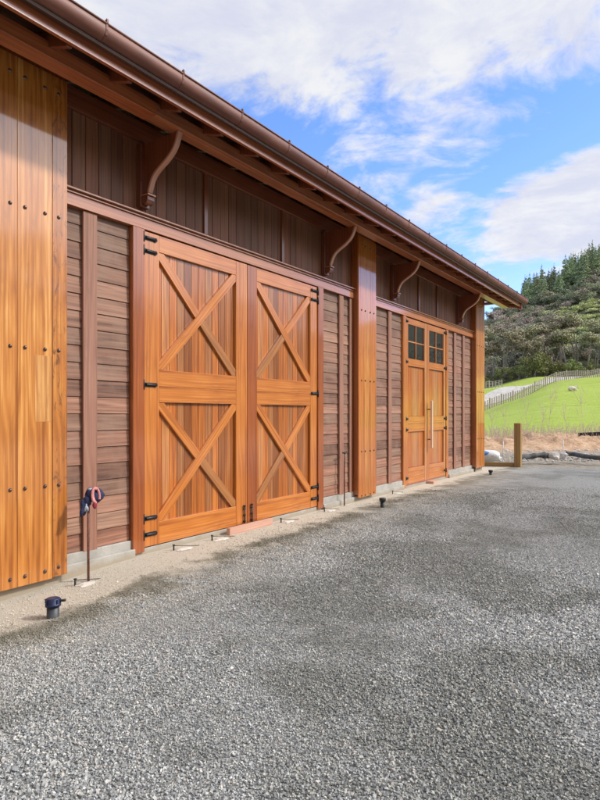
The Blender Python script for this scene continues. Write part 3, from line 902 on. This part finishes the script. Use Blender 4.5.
# crushed stones lying in the near part of the yard
def stones():
    cube = np.array([[a, b_, c] for a in (-1, 1) for b_ in (-1, 1) for c in (-1, 1)], float)
    cf = np.array([(0, 1, 3, 2), (4, 6, 7, 5), (0, 4, 5, 1), (2, 3, 7, 6), (0, 2, 6, 4), (1, 5, 7, 3)])
    P = []
    N = 950000
    z = 1.5+rng.random(N)**.72*11.0; l = (rng.random(N)*2-1)*(.62*z+.5)
    dens = np.clip(1.25-(z-1.5)/8.8, 0, 1)
    X = CX+l*CS-z*SN; Y = l*SN+z*CS
    lim = 1.13-np.minimum(Y, 9)*.062
    e = X-lim+.16*np.sin(Y*2.3+1)*np.sin(X*3.1+Y*1.1)+.07*np.sin(Y*7.1+X*5)
    keep = (X > .14) & (rng.random(N) < .10+.90*ss((e+.42)/.75))
    keep &= rng.random(N) < dens*(.9)
    X, Y, e = X[keep], Y[keep], e[keep]; n = len(X)
    s = .0026+.0042*rng.random(n)**2.; s = np.where(rng.random(n) < .02, s*1.6, s)
    patch = np.sin(X*.9+Y*.5+1)*np.sin(Y*.8-X*.4)+.5*np.sin(X*2.7-Y*1.9)*np.sin(Y*2.2+X)
    s = s*(1+.28*patch)*np.where(e < 0, .72, 1)
    V = cube[None]*(.62+.38*rng.random((n, 8, 3)))
    V *= np.stack([np.ones(n)*1.25, .85+.3*rng.random(n), .55+.35*rng.random(n)], 1)[:, None]*s[:, None, None]
    # random rotation
    qn = rng.normal(size=(n, 4)); qn[:, 1:3] *= .55; qn /= np.linalg.norm(qn, axis=1)[:, None]
    w, a, b_, c = qn.T
    Rm = np.stack([1-2*(b_*b_+c*c), 2*(a*b_-c*w), 2*(a*c+b_*w), 2*(a*b_+c*w), 1-2*(a*a+c*c), 2*(b_*c-a*w), 2*(a*c-b_*w), 2*(b_*c+a*w), 1-2*(a*a+b_*b_)], 1).reshape(n, 3, 3)
    V = np.einsum('nij,nkj->nki', Rm, V)
    zz = yz(X, Y)+s*.35+rng.random(n)*.004
    V += np.stack([X, Y, zz], 1)[:, None]
    F = cf[None]+(np.arange(n)*8)[:, None, None]
    o = np_mesh('gravel_stones', V.reshape(-1, 3), F.reshape(-1, 4), M['stones'], 'stuff')
    return n
print('stones', stones())

# ------------------------------------------------------------------ beyond the yard
def gp(px, z):
    """a place seen px across the picture (600 wide), z metres ahead, on the terrain"""
    x, y = vw((px-300)/600*z, z); return x, y, float(terrain(np.array(x), np.array(y)))
# timber post with a low board back to the barn corner
px_, py_, pz_ = gp(518, 17.0)
o = empty('timber_post', (px_, py_, 0), 'stout square timber post standing at the far edge of the gravel', 'post')
MB().box(-.09, .09, -.09, .09, -.2, 1.24).build('post', M['fencepost'], o, .008)
m_ = MB(); a = Vector((-.1, -.02, .06)); b_ = Vector((-1.25, -.35, .06)); m_.bar(a, b_, .12, .045, Vector((-.28, .96, 0)).normalized()); m_.build('edge_board', M['fencepost'], o, .003)
# soil mound
def mound():
    nx, nz = 150, 14
    l = np.linspace(3, 24, nx); d = np.linspace(23.2, 28.5, nz)
    Lg, Dg = np.meshgrid(l, d)
    X = CX+Lg*CS-Dg*SN; Y = Lg*SN+Dg*CS
    prof = np.sin(np.pi*np.clip((Dg-23.2)/5.3, 0, 1))**1.2
    h = prof*(.36+.10*np.sin(Lg*1.3)+.07*np.sin(Lg*3.7+Dg*2)+.06*rng.normal(size=Lg.shape))
    Z = terrain(X, Y)-.03+h
    co = np.stack([X, Y, Z], -1).reshape(-1, 3)
    i = np.arange(nz-1)[:, None]*nx+np.arange(nx-1)[None]
    q = np.stack([i, i+1, i+nx+1, i+nx], -1).reshape(-1, 4)
    o = np_mesh('soil_bank', co, q, M['clay'], 'structure', smooth=True)
mound()
# white bag with blue print
bx, by, bz = gp(487, 19.0)
o = empty('white_bag', (bx, by, bz), 'bulging white woven bag with blue print lying behind the barn corner', 'bag')
m_ = MB(); blob(m_, (0, 0, .16), (.45, .32, .19), 21, .12, IC3); m_.build('sack', M['whitebag'], o)
m_ = MB(); blob(m_, (-.02, -.16, .245), (.22, .17, .10), 22, .10, IC2); m_.build('blue_print', M['bluebag'], o)
# black pipes / rolled sheeting
def along(pts, r, name, label, cat, mt='pipegrey', amp=.0):
    P = [gp(px, z) for px, z, _ in pts]; org = P[0]
    mb = MB(); Q = [(p[0]-org[0], p[1]-org[1], p[2]-org[2]+q_[2]) for p, q_ in zip(P, pts)]
    rs = random.Random(len(pts)); rad = [r*(1+amp*rs.uniform(-1, 1)) for _ in Q]
    Q = smooth_pts(Q, 5); rad = [r*(1+amp*rs.uniform(-1, 1)) for _ in Q]
    mb.tube(Q, rad, 12); o_ = mb.build(name, M[mt]); o_.location = org
    return tag(o_, label, cat)
along([(519, 19.6, .06), (527, 19.8, .08), (535, 19.9, .12), (545, 20.0, .13), (550, 20.0, .1)], .09, 'sheeting_roll', 'crumpled roll of black sheeting left of the white rocks', 'sheeting', amp=.25)
along([(566, 20.4, .16), (575, 20.3, .13), (588, 19.6, .10), (604, 19.2, .09), (625, 19.0, .09)], .075, 'drain_pipe', 'long black drainage pipe lying on the dirt right of the white rocks', 'pipe')
bp = gp(592, 25.6)
m_ = MB(); m_.bar((-.5, -.25, .42), (.9, .3, .50), .16, .05, Vector((.3, -.95, 0)).normalized()); o_ = m_.build('black_board', M['rubber']); o_.location = bp
tag(o_, 'dark board lying on top of the orange soil bank at the right', 'board')
for i, (px, z, s_, lb) in enumerate([(555, 19.7, .17, 'pale boulder at the left of the two white rocks on the dirt'), (564, 19.9, .18, 'pale boulder at the right of the two white rocks, by the black pipe')]):
    m_ = MB(); blob(m_, (0, 0, s_*.55), (s_, s_*.8, s_*.75), 31+i, .3, IC2, False); o_ = m_.build('boulder', M['rock']); o_.location = gp(px, z); tag(o_, lb, 'rock', 'pale rocks beyond the yard')
rs = random.Random(5); m_ = MB()
for i in range(230):
    z = rs.uniform(18.9, 23.5); p = gp(rs.uniform(478, 625), z); s_ = rs.uniform(.015, .055)
    blob(m_, (p[0], p[1], p[2]+s_*.2), (s_*1.3, s_, s_*.8), i, .3, IC1, False)
m_.build('rubble', M['rock'], kind='stuff')
for px, z, lb in [(503, 19.5, 'thin white peg left of the timber post, before the soil bank'), (563, 20.2, 'thin white peg rising behind the pale rocks')]:
    p = gp(px, z); m_ = MB(); m_.tube([(0, 0, 0), (.01, 0, .62)], .014, 8); o_ = m_.build('marker_peg', M['whitebag']); o_.location = p; tag(o_, lb, 'peg', 'thin white pegs beyond the yard')

# bare saplings
def sapling(px, z, h, seed, lb):
    rs = random.Random(seed); m_ = MB()
    def br(p, d, L, r, lev):
        q_ = p; pts = [q_]
        for k in range(4):
            d = (d+Vector((rs.gauss(0, .10), rs.gauss(0, .10), .06))).normalized(); q_ = q_+d*L/4; pts.append(q_)
        m_.tube(pts, [r, r*.8, r*.6, r*.4, r*.22], 5, False)
        if lev:
            for k in range(9 if lev == 2 else 4):
                b0_ = pts[rs.choice([1, 2, 3, 3])]
                a = rs.uniform(0, 6.28); dd = Vector((math.cos(a)*.5, math.sin(a)*.5, .9)).normalized()
                br(b0_, dd, L*rs.uniform(.28, .5), r*.5, lev-1)
    br(Vector((0, 0, -.05)), Vector((rs.gauss(0, .05), rs.gauss(0, .05), 1)), h, .012, 2)
    o_ = m_.build('sapling', M['twig']); o_.location = gp(px, z); tag(o_, lb, 'sapling', 'bare saplings at the foot of the green slope')
for i, a in enumerate([(492, 27, 2.0, 'bare sapling nearest the barn corner'), (506, 28, 1.6, 'low bare sapling just left of the timber post'), (526, 27, 2.5, 'tall bare sapling just right of the timber post'),
                       (540, 29, 1.5, 'short bare sapling before the middle of the green slope'), (552, 27, 2.7, 'tallest bare sapling, above the white rocks'), (566, 30, 1.4, 'small bare sapling right of the white rocks'),
                       (580, 27, 2.4, 'bushy bare sapling left of the dark board'), (597, 28, 2.3, 'bare sapling at the right edge of the picture')]):
    sapling(a[0], a[1], a[2], 60+i, a[3]+', on the soil bank')
# dry weeds
m_ = MB(); rs = random.Random(9)
for i in range(900):
    z = rs.uniform(25.2, 30.5); p = gp(rs.uniform(478, 620), z); h = rs.uniform(.15, .55)
    a = Vector((p[0], p[1], p[2]+.1)); b_ = a+Vector((rs.gauss(0, .12), rs.gauss(0, .12), h))
    m_.bar(a, b_, .012, .006, Vector((-.1, -1, 0)).normalized())
m_.build('dry_weeds', M['twig'], kind='stuff')

# slope fence
def run_fence(name, pts, spacing, h, label):
    P = [Vector(gp(px, z)) for px, z in pts]; org = P[0].copy()
    o_ = empty(name, org, label, 'fence')
    seg = [(b_-a).length for a, b_ in zip(P, P[1:])]; tot = sum(seg); n = int(tot/spacing); pp = []
    for k in range(n+1):
        d = tot*k/n; i = 0
        while i < len(seg)-1 and d > seg[i]: d -= seg[i]; i += 1
        p = P[i].lerp(P[i+1], d/seg[i]); p.z = float(terrain(np.array(p.x), np.array(p.y))); pp.append(p-org)
    T_ = (P[-1]-P[0]).normalized(); Nn = T_.cross(Vector((0, 0, 1))).normalized()
    for k, p in enumerate(pp):
        w = .15 if k % 5 == 0 else .10
        hh = h*1.12 if k % 5 == 0 else h
        m_ = MB(); m_.bar(p+Vector((0, 0, -.15)), p+Vector((0, 0, hh)), w, w*.7, Nn); m_.build('fence_post', M['palefence'], o_)
    for r_ in range(5):
        m_ = MB(); m_.tube([p+Vector((0, 0, .15+(h-.2)*r_/4)) for p in pp], .014, 5, False); m_.build('wire', M['wire'], o_)
    return o_
fpts = []
for px in range(478, 660, 6):
    r = (px-300)/600; fpts.append((px, 60+(r-.308)/.192*15))
run_fence('slope_fence', fpts, .46, 1.0, 'pale post and wire fence climbing along the top of the green slope')
run_fence('small_fence', [(470, 84), (485, 85), (502, 87)], .7, 1.1, 'short pale fence beyond the track, just right of the barn corner')
# hill track
def track():
    pts = [(455, 63), (470, 67), (485, 70), (500, 73), (515, 76), (530, 79), (545, 81), (562, 83), (585, 85)]
    P = smooth_pts([vw((px-300)/600*z, z) for px, z in pts], 6); co = []; 
    for i, p in enumerate(P):
        a = Vector(P[max(i-1, 0)]); b_ = Vector(P[min(i+1, len(P)-1)]); d = (b_-a).normalized(); nn = Vector((-d.y, d.x))
        for w in np.linspace(-2.3, 2.3, 7):
            q_ = Vector(p)+nn*w; co.append((q_.x, q_.y, float(terrain(np.array(q_.x), np.array(q_.y)))+.10))
    n = len(P); i = np.arange(n-1)[:, None]*7+np.arange(6)[None]
    np_mesh('hill_track', np.array(co), np.stack([i, i+1, i+8, i+7], -1).reshape(-1, 4), M['roadgravel'], 'structure', smooth=True)
track()
# sheep
def sheep():
    z = 53.5
    o_ = empty('sheep', gp(572, z), 'cream sheep lying on the green slope below the fence', 'sheep')
    m_ = MB(); blob(m_, (0, 0, .30), (.55, .27, .27), 41, .08, IC3)
    blob(m_, (.50, 0, .47), (.16, .13, .17), 42, .05, IC2)
    for sx, sy in ((.28, .22), (.28, -.22), (-.32, .24), (-.32, -.24)): m_.tube([(sx, sy, .16), (sx+.18, sy*1.05, .06), (sx+.36, sy*.9, .04)], [.08, .05, .035], 8)
    m_.build('body', M['sheep'], o_)
    m_ = MB(); m_.tube([(.56, 0, .54), (.68, 0, .52), (.80, 0, .46)], [.085, .08, .05], 10)
    for sy in (1, -1): m_.tube([(.60, sy*.07, .58), (.58, sy*.16, .57)], [.03, .012], 6)
    m_.build('head', M['sheepface'], o_)
    o_.rotation_euler = (0, 0, R(35)); o_.scale = (.72,)*3
sheep()

# ------------------------------------------------------------------ trees
def leaves(centres, radii, n, size, seed, flat=.6):
    rs = np.random.default_rng(seed); k = len(centres); w = np.array([r[0]*r[1] for r in radii]); w = w/w.sum()
    idx = rs.choice(k, n, p=w); d = rs.normal(size=(n, 3)); d /= np.linalg.norm(d, axis=1)[:, None]
    rad = rs.random(n)**.38
    C = np.array(centres)[idx]+d*rad[:, None]*np.array(radii)[idx]
    nn = d+rs.normal(size=(n, 3))*.6+np.array([0, 0, flat]); nn /= np.linalg.norm(nn, axis=1)[:, None]
    t = np.cross(nn, rs.normal(size=(n, 3))); t /= np.linalg.norm(t, axis=1)[:, None]; b_ = np.cross(nn, t)
    s = size*(.6+.8*rs.random(n))[:, None]
    V = np.stack([C-t*s, C+b_*s*.55, C+t*s, C-b_*s*.55], 1)
    return V
def kanuka_shape(seed, h=7.):
    rs = random.Random(seed); cs, rd, tr = [], [], []
    nst = rs.choice([2, 3, 4])
    for k in range(nst):
        a = rs.uniform(0, 6.28); sp = rs.uniform(.5, 1.5)
        x1, y1 = math.cos(a)*sp, math.sin(a)*sp
        pts = [Vector((x1*.2, y1*.2, -.3)), Vector((x1*.45+rs.gauss(0, .12), y1*.45, h*.28)), Vector((x1*.8+rs.gauss(0, .15), y1*.8, h*.52)), Vector((x1*1.2, y1*1.2, h*.8))]
        tr.append((pts, [.15, .12, .09, .04]))
        for j in range(3):
            b_ = pts[2].lerp(pts[3], rs.random()); q_ = b_+Vector((rs.gauss(0, 1), rs.gauss(0, 1), rs.uniform(.3, 1.1)))
            tr.append(([b_, q_], [.05, .02]))
            cs.append(tuple(q_+Vector((0, 0, .2)))); rr = rs.uniform(.55, 1.05); rd.append((rr*1.25, rr*1.25, rr*.62))
        cs.append((x1*1.3, y1*1.3, h*.86)); rr = rs.uniform(.8, 1.2); rd.append((rr*1.3, rr*1.3, rr*.7))
    return cs, rd, tr
def bush_shape(seed, h=3.5):
    rs = random.Random(seed); cs, rd = [], []
    for k in range(11):
        a = rs.uniform(0, 6.28); q_ = rs.random()**.5*h*.45; zz = rs.uniform(.2, .8)*h
        cs.append((math.cos(a)*q_, math.sin(a)*q_, zz)); rr = h*rs.uniform(.16, .27); rd.append((rr, rr, rr*.8))
    return cs, rd, [([Vector((0, 0, -.2)), Vector((.1, 0, h*.5))], [.1, .04])]
def pine_shape(seed, h=10.):
    rs = random.Random(seed); cs, rd = [], []
    n = 15
    for k in range(n):
        t = k/(n-1); R_ = (1-t)**.9*h*.20+.06
        m_ = 5 if t < .8 else 2
        for j in range(m_):
            a = rs.uniform(0, 6.28); q_ = R_*rs.uniform(.35, .95)
            cs.append((math.cos(a)*q_, math.sin(a)*q_, h*(.14+.84*t)+rs.uniform(-.2, .2))); rr = R_*.5+.08; rd.append((rr, rr, .30+.12*(1-t)))
    return cs, rd, [([Vector((0, 0, -.3)), Vector((0, 0, h*.97))], [.16, .03])]
def make_tree(name, shape, n, size, leafm, barkm, seed, crown='crown'):
    cs, rd, tr = shape
    o_ = bpy.data.objects.new(name, None); COL.objects.link(o_)
    V = leaves(cs, rd, n, size, seed)
    np_mesh(crown, V.reshape(-1, 3), np.arange(len(V)*4).reshape(-1, 4), M[leafm], parent=o_)
    m_ = MB()
    for pts, rad in tr: m_.tube(pts, rad, 7, False)
    m_.build('trunk', M[barkm], o_)
    return o_
def place(o_, px, z, s, rot, label, cat, group, dz=0):
    p = gp(px, z); o_.location = (p[0], p[1], p[2]+dz); o_.scale = (s,)*3; o_.rotation_euler = (0, 0, rot); tag(o_, label, cat, group)
def where(px):
    return ['close to the barn corner', 'left of the field middle', 'above the timber post', 'above the middle of the slope', 'above the sheep', 'near the right edge'][max(0, min(5, int((px-478)/21)))]
rs = random.Random(77)
# front row of tall pale-trunked trees at the wood's edge
KS = [kanuka_shape(s, 7.4) for s in (1, 2, 3)]
protoK = [make_tree('tea_tree', KS[i], 2600, .13, 'kanuka', 'trunkpale', 100+i) for i in range(3)]
row = [(484, 96), (493, 101), (503, 97), (511, 103), (518, 96), (526, 101), (534, 97), (543, 102), (552, 97), (561, 101), (569, 96), (578, 101), (587, 96), (595, 100), (603, 97), (474, 99), (614, 100), (626, 97)]
ordn = ['first', 'second', 'third', 'fourth', 'fifth', 'sixth', 'seventh', 'eighth', 'ninth', 'tenth', 'eleventh', 'twelfth', 'thirteenth', 'fourteenth', 'fifteenth', 'sixteenth', 'seventeenth', 'eighteenth', 'nineteenth', 'twentieth', 'twenty-first', 'twenty-second', 'twenty-third', 'twenty-fourth', 'twenty-fifth', 'twenty-sixth', 'twenty-seventh', 'twenty-eighth', 'twenty-ninth', 'thirtieth', 'thirty-first', 'thirty-second', 'thirty-third', 'thirty-fourth']
row.sort()
for k, (px, z) in enumerate(row):
    o_ = protoK[k] if k < 3 else copy_tree(protoK[rs.randrange(3)])
    place(o_, px, z, rs.uniform(.85, 1.2), rs.uniform(0, 6.28), f'olive tree with pale bare trunks at the wood edge, {ordn[k]} from the barn', 'tree', 'pale-trunked trees at the edge of the wood')
protoB = [make_tree('bush', bush_shape(10+i), 2200, .10, 'bush', 'trunkdark', 200+i) for i in range(2)]
bl = sorted([(482, 93.5, .7), (497, 94, .8), (508, 93.5, .75), (521, 93.5, .8), (533, 92.5, 1.15), (541, 92, 1.25), (549, 93.5, .9), (560, 92.8, .8), (572, 93, 1.0), (585, 93.5, .7), (598, 93, .85)])
for k, (px, z, s_) in enumerate(bl):
    o_ = protoB[k] if k < 2 else copy_tree(protoB[rs.randrange(2)])
    place(o_, px, z, s_, rs.uniform(0, 6.28), f'rounded green bush under the wood edge, {ordn[k]} from the barn', 'bush', 'green bushes along the edge of the wood')
PS = [pine_shape(20+i) for i in range(3)]
protoP = [make_tree('pine_tree', PS[i], 5500, .15, 'pine', 'trunkdark', 300+i) for i in range(3)]
pl = []
for k in range(34): pl.append((525+k*2.7+rs.uniform(-1, 1), rs.uniform(172, 198)))
pl.sort()
for k, (px, z) in enumerate(pl):
    o_ = protoP[k] if k < 3 else copy_tree(protoP[rs.randrange(3)])
    s_ = rs.uniform(.78, 1.15)*(.95 if px < 532 else 1.08)
    place(o_, px, z, s_, rs.uniform(0, 6.28), f'dark pine on the skyline ridge, {ordn[k]} from the left', 'pine tree', 'pines along the skyline')
for k, (px, s_, lb) in enumerate([(517, .55, 'small lone pine on the ridge by the gutter end'), (511, .45, 'smallest lone pine on the ridge, nearest the roof')]):
    o_ = copy_tree(protoP[1]); place(o_, px, 186, s_, 1.+k, lb, 'pine tree', 'pines along the skyline')

# the wood covering the hillside: one mass of merged crowns
def hillside():
    Vs, Ts = [], []; r_ = np.random.default_rng(3)
    shapes = [leaves(*kanuka_shape(40+i, 5.5)[:2], 1100, .17, i) for i in range(5)]+[leaves(*bush_shape(50+i, 4.2)[:2], 1000, .16, i+9) for i in range(3)]
    spots = []
    z = 104.
    while z < 194:
        px = 470+r_.random()*8
        while px < 640:
            spots.append((px+r_.normal()*2, z+r_.normal()*1.5, True)); px += 2.1*600/z*(.85+.5*r_.random())
        z += 2.9
    for k in range(90):   # thin wood beyond the frame so side views are not bare
        spots.append((r_.choice([r_.uniform(400, 470), r_.uniform(640, 800)]), r_.uniform(100, 190), False))
    pal = np.array([(.25, .25, .15), (.34, .31, .20), (.41, .345, .26), (.29, .30, .18), (.19, .22, .14), (.48, .40, .34), (.31, .34, .20)])  # crown tints lifted in the colour instead of a haze volume
    for px, z, m_ in spots:
        p = gp(px, z); i = r_.integers(8); V = shapes[i].copy(); s = r_.uniform(.55, .95)
        a = r_.random()*6.28; c, q_ = math.cos(a), math.sin(a)
        Rm = np.array([[c, -q_, 0], [q_, c, 0], [0, 0, 1]])*s
        if 548 < px and 112 < z < 152: Rm = Rm*np.array([[1.1], [1.1], [.55]])
        V = V*(1 if not (548 < px and 112 < z < 152) else 1)@Rm.T+np.array([p[0], p[1], p[2]-1.6 if i < 5 else p[2]-.5])
        col = pal[r_.integers(len(pal))]*r_.uniform(.75, 1.3)
        if 548 < px and 112 < z < 152: col = np.array((.50, .54, .25))*r_.uniform(.8, 1.25)
        if z > 165 and px > 525 and r_.random() < .6: col = np.array((.22, .26, .16))
        Vs.append(V); Ts.append(np.tile(col, (len(V)*4, 1)))
    # the rise across the yard carries the same wood
    for k in range(150):
        x, y = r_.uniform(45, 110), r_.uniform(-60, 150)
        zt = float(terrain(np.array(x), np.array(y))); V = shapes[r_.integers(8)][::3]*r_.uniform(1.2, 1.8)+np.array([x, y, zt-1])
        Vs.append(V); Ts.append(np.tile(pal[r_.integers(len(pal))], (len(V)*4, 1)))
    V = np.concatenate(Vs).reshape(-1, 3); T = np.concatenate(Ts)
    np_mesh('hillside_wood', V, np.arange(len(V)).reshape(-1, 4), M['canopy'], 'stuff', tint=T)
    print('wood quads', len(V)//4)
hillside()

# ------------------------------------------------------------------ sky and light
SUN_EL, SUN_AZ = R(39), math.atan2(1.0, .62)       # azimuth from +Y towards +X
w = bpy.data.worlds.new('World'); scene.world = w; w.use_nodes = True
w.node_tree.nodes.clear(); t = NT(w.node_tree)
sky = t.new('ShaderNodeTexSky', sky_type='NISHITA'); sky.sun_disc = False
sky.sun_elevation = SUN_EL; sky.sun_rotation = SUN_AZ; sky.air_density = 1.0; sky.dust_density = .4; sky.ozone_density = 3.0
tc = t.new('ShaderNodeTexCoord').outputs['Generated']
nv = t.new('ShaderNodeVectorMath', operation='NORMALIZE'); t.set(nv.inputs[0], tc); d = nv.outputs[0]
s = t.sep(d)
zc = t.math('MAXIMUM', s[2], .02)
inv = t.math('DIVIDE', 1, t.math('ADD', zc, .12))
pl_ = t.comb(t.math('MULTIPLY', s[0], inv), t.math('MULTIPLY', s[1], inv), 0)
warp = t.noise(pl_, 1.3, 3, .5, col=True)
vm = t.new('ShaderNodeVectorMath', operation='MULTIPLY_ADD'); t.set(vm.inputs[0], warp); vm.inputs[1].default_value = (.5, .5, .5); t.set(vm.inputs[2], pl_)
n1 = t.noise(vm.outputs[0], 1.5, 9, .62)
n2 = t.noise(vm.outputs[0], 5.0, 7, .62)
n3 = t.noise(vm.outputs[0], 14.0, 5, .6)
nn = t.math('ADD', t.math('ADD', t.math('MULTIPLY', n1, .40), t.math('MULTIPLY', n2, .38)), t.math('MULTIPLY', n3, .22))
def dirv(px, py):
    l, f_, u_ = (px-300)/600, 1., (414-py)/600
    v = Vector((l*CS-SN*f_, l*SN+CS*f_, u_)); return v.normalized()
def blobm(px, py, half_deg, soft, sq=1.8):
    """a cloud centred on a sky direction, sq times wider than high"""
    c = dirv(px, py); a = t.new('ShaderNodeVectorMath', operation='SUBTRACT'); t.set(a.inputs[0], d); a.inputs[1].default_value = c
    b_ = t.new('ShaderNodeVectorMath', operation='MULTIPLY'); t.set(b_.inputs[0], a.outputs[0]); b_.inputs[1].default_value = (1/sq, 1/sq, 1.)
    L_ = t.new('ShaderNodeVectorMath', operation='LENGTH'); t.set(L_.inputs[0], b_.outputs[0])
    return t.math('SUBTRACT', 1, t.sstep(L_.outputs['Value'], math.sin(R(half_deg))*(1-soft), math.sin(R(half_deg))*(1+soft)))
high = t.sstep(s[2], .33, .56)                      # sheet of cloud overhead
cov = t.math('MULTIPLY', high, .45)
for a in [(590, 212, 4.2, .6, 2.2, .50), (545, 232, 2.8, .7, 2.4, .44), (596, 182, 2.8, .6, 1.6, .50), (432, 206, 2.6, .9, 1.8, .34), (475, 240, 2.4, .9, 2.4, .28), (385, 185, 2.4, .9, 1.6, .28), (500, 268, 4.2, .9, 3.5, .26), (590, 262, 3.0, .9, 3.5, .28), (450, 130, 5, .9, 2.2, .30)]:
    cov = t.math('MAXIMUM', cov, t.math('MULTIPLY', blobm(*a[:5]), a[5]))
# the half of the sky behind the camera is mostly cloud
back = t.sstep(t.math('SUBTRACT', t.math('MULTIPLY', s[0], 1.), t.math('MULTIPLY', s[1], .35)), -.05, .35)
cov = t.math('MAXIMUM', cov, t.math('MULTIPLY', back, .45))
dens = t.math('ADD', nn, t.math('SUBTRACT', cov, .30))
alpha = t.sstep(dens, .41, .585)
alpha = t.math('MULTIPLY', alpha, .95)
shade = t.sstep(t.math('ADD', t.math('MULTIPLY', t.noise(vm.outputs[0], 3.2, 8, .65), .6), t.math('MULTIPLY', n2, .4)), .38, .62)
cl = t.mix(shade, (.78, .80, .93), (1.0, 1.0, 1.0))
em = t.new('ShaderNodeBackground'); em.inputs['Strength'].default_value = .15
hs = t.new('ShaderNodeHueSaturation'); hs.inputs['Saturation'].default_value = 1.18; hs.inputs['Value'].default_value = 1.45
t.set(hs.inputs['Color'], sky.outputs[0]); 
sd_ = Vector((math.sin(SUN_AZ)*math.cos(SUN_EL), math.cos(SUN_AZ)*math.cos(SUN_EL), math.sin(SUN_EL)))
dt = t.new('ShaderNodeVectorMath', operation='DOT_PRODUCT'); t.set(dt.inputs[0], d); dt.inputs[1].default_value = sd_
glow = t.math('POWER', t.math('MAXIMUM', dt.outputs['Value'], 0), 13.)        # thin cloud lit from behind round the sun
gl = t.math('MULTIPLY_ADD', glow, 21., 4.5)
cl10 = t.mix(1, cl, t.comb(gl, gl, gl), 'MULTIPLY')
t.n[-1].clamp_result = False
mixc = t.mix(alpha, t.mix(1, hs.outputs[0], (1.0, .87, 1.0), 'MULTIPLY'), cl10)
t.set(em.inputs['Color'], mixc)
ow = t.new('ShaderNodeOutputWorld'); t.l.new(em.outputs[0], ow.inputs[0])

sd = bpy.data.lights.new('sun', 'SUN'); sd.energy = 2.1; sd.angle = R(4); sd.color = (1, .95, .87)
so = bpy.data.objects.new('sun', sd); COL.objects.link(so)
dv = Vector((math.sin(SUN_AZ)*math.cos(SUN_EL), math.cos(SUN_AZ)*math.cos(SUN_EL), math.sin(SUN_EL)))
so.rotation_euler = dv.to_track_quat('Z', 'Y').to_euler(); so.location = (20, 10, 20)

scene.render.engine = 'CYCLES'
scene.view_settings.view_transform = 'Standard'; scene.view_settings.look = 'None'
scene.view_settings.gamma = 1; scene.view_settings.exposure = .46
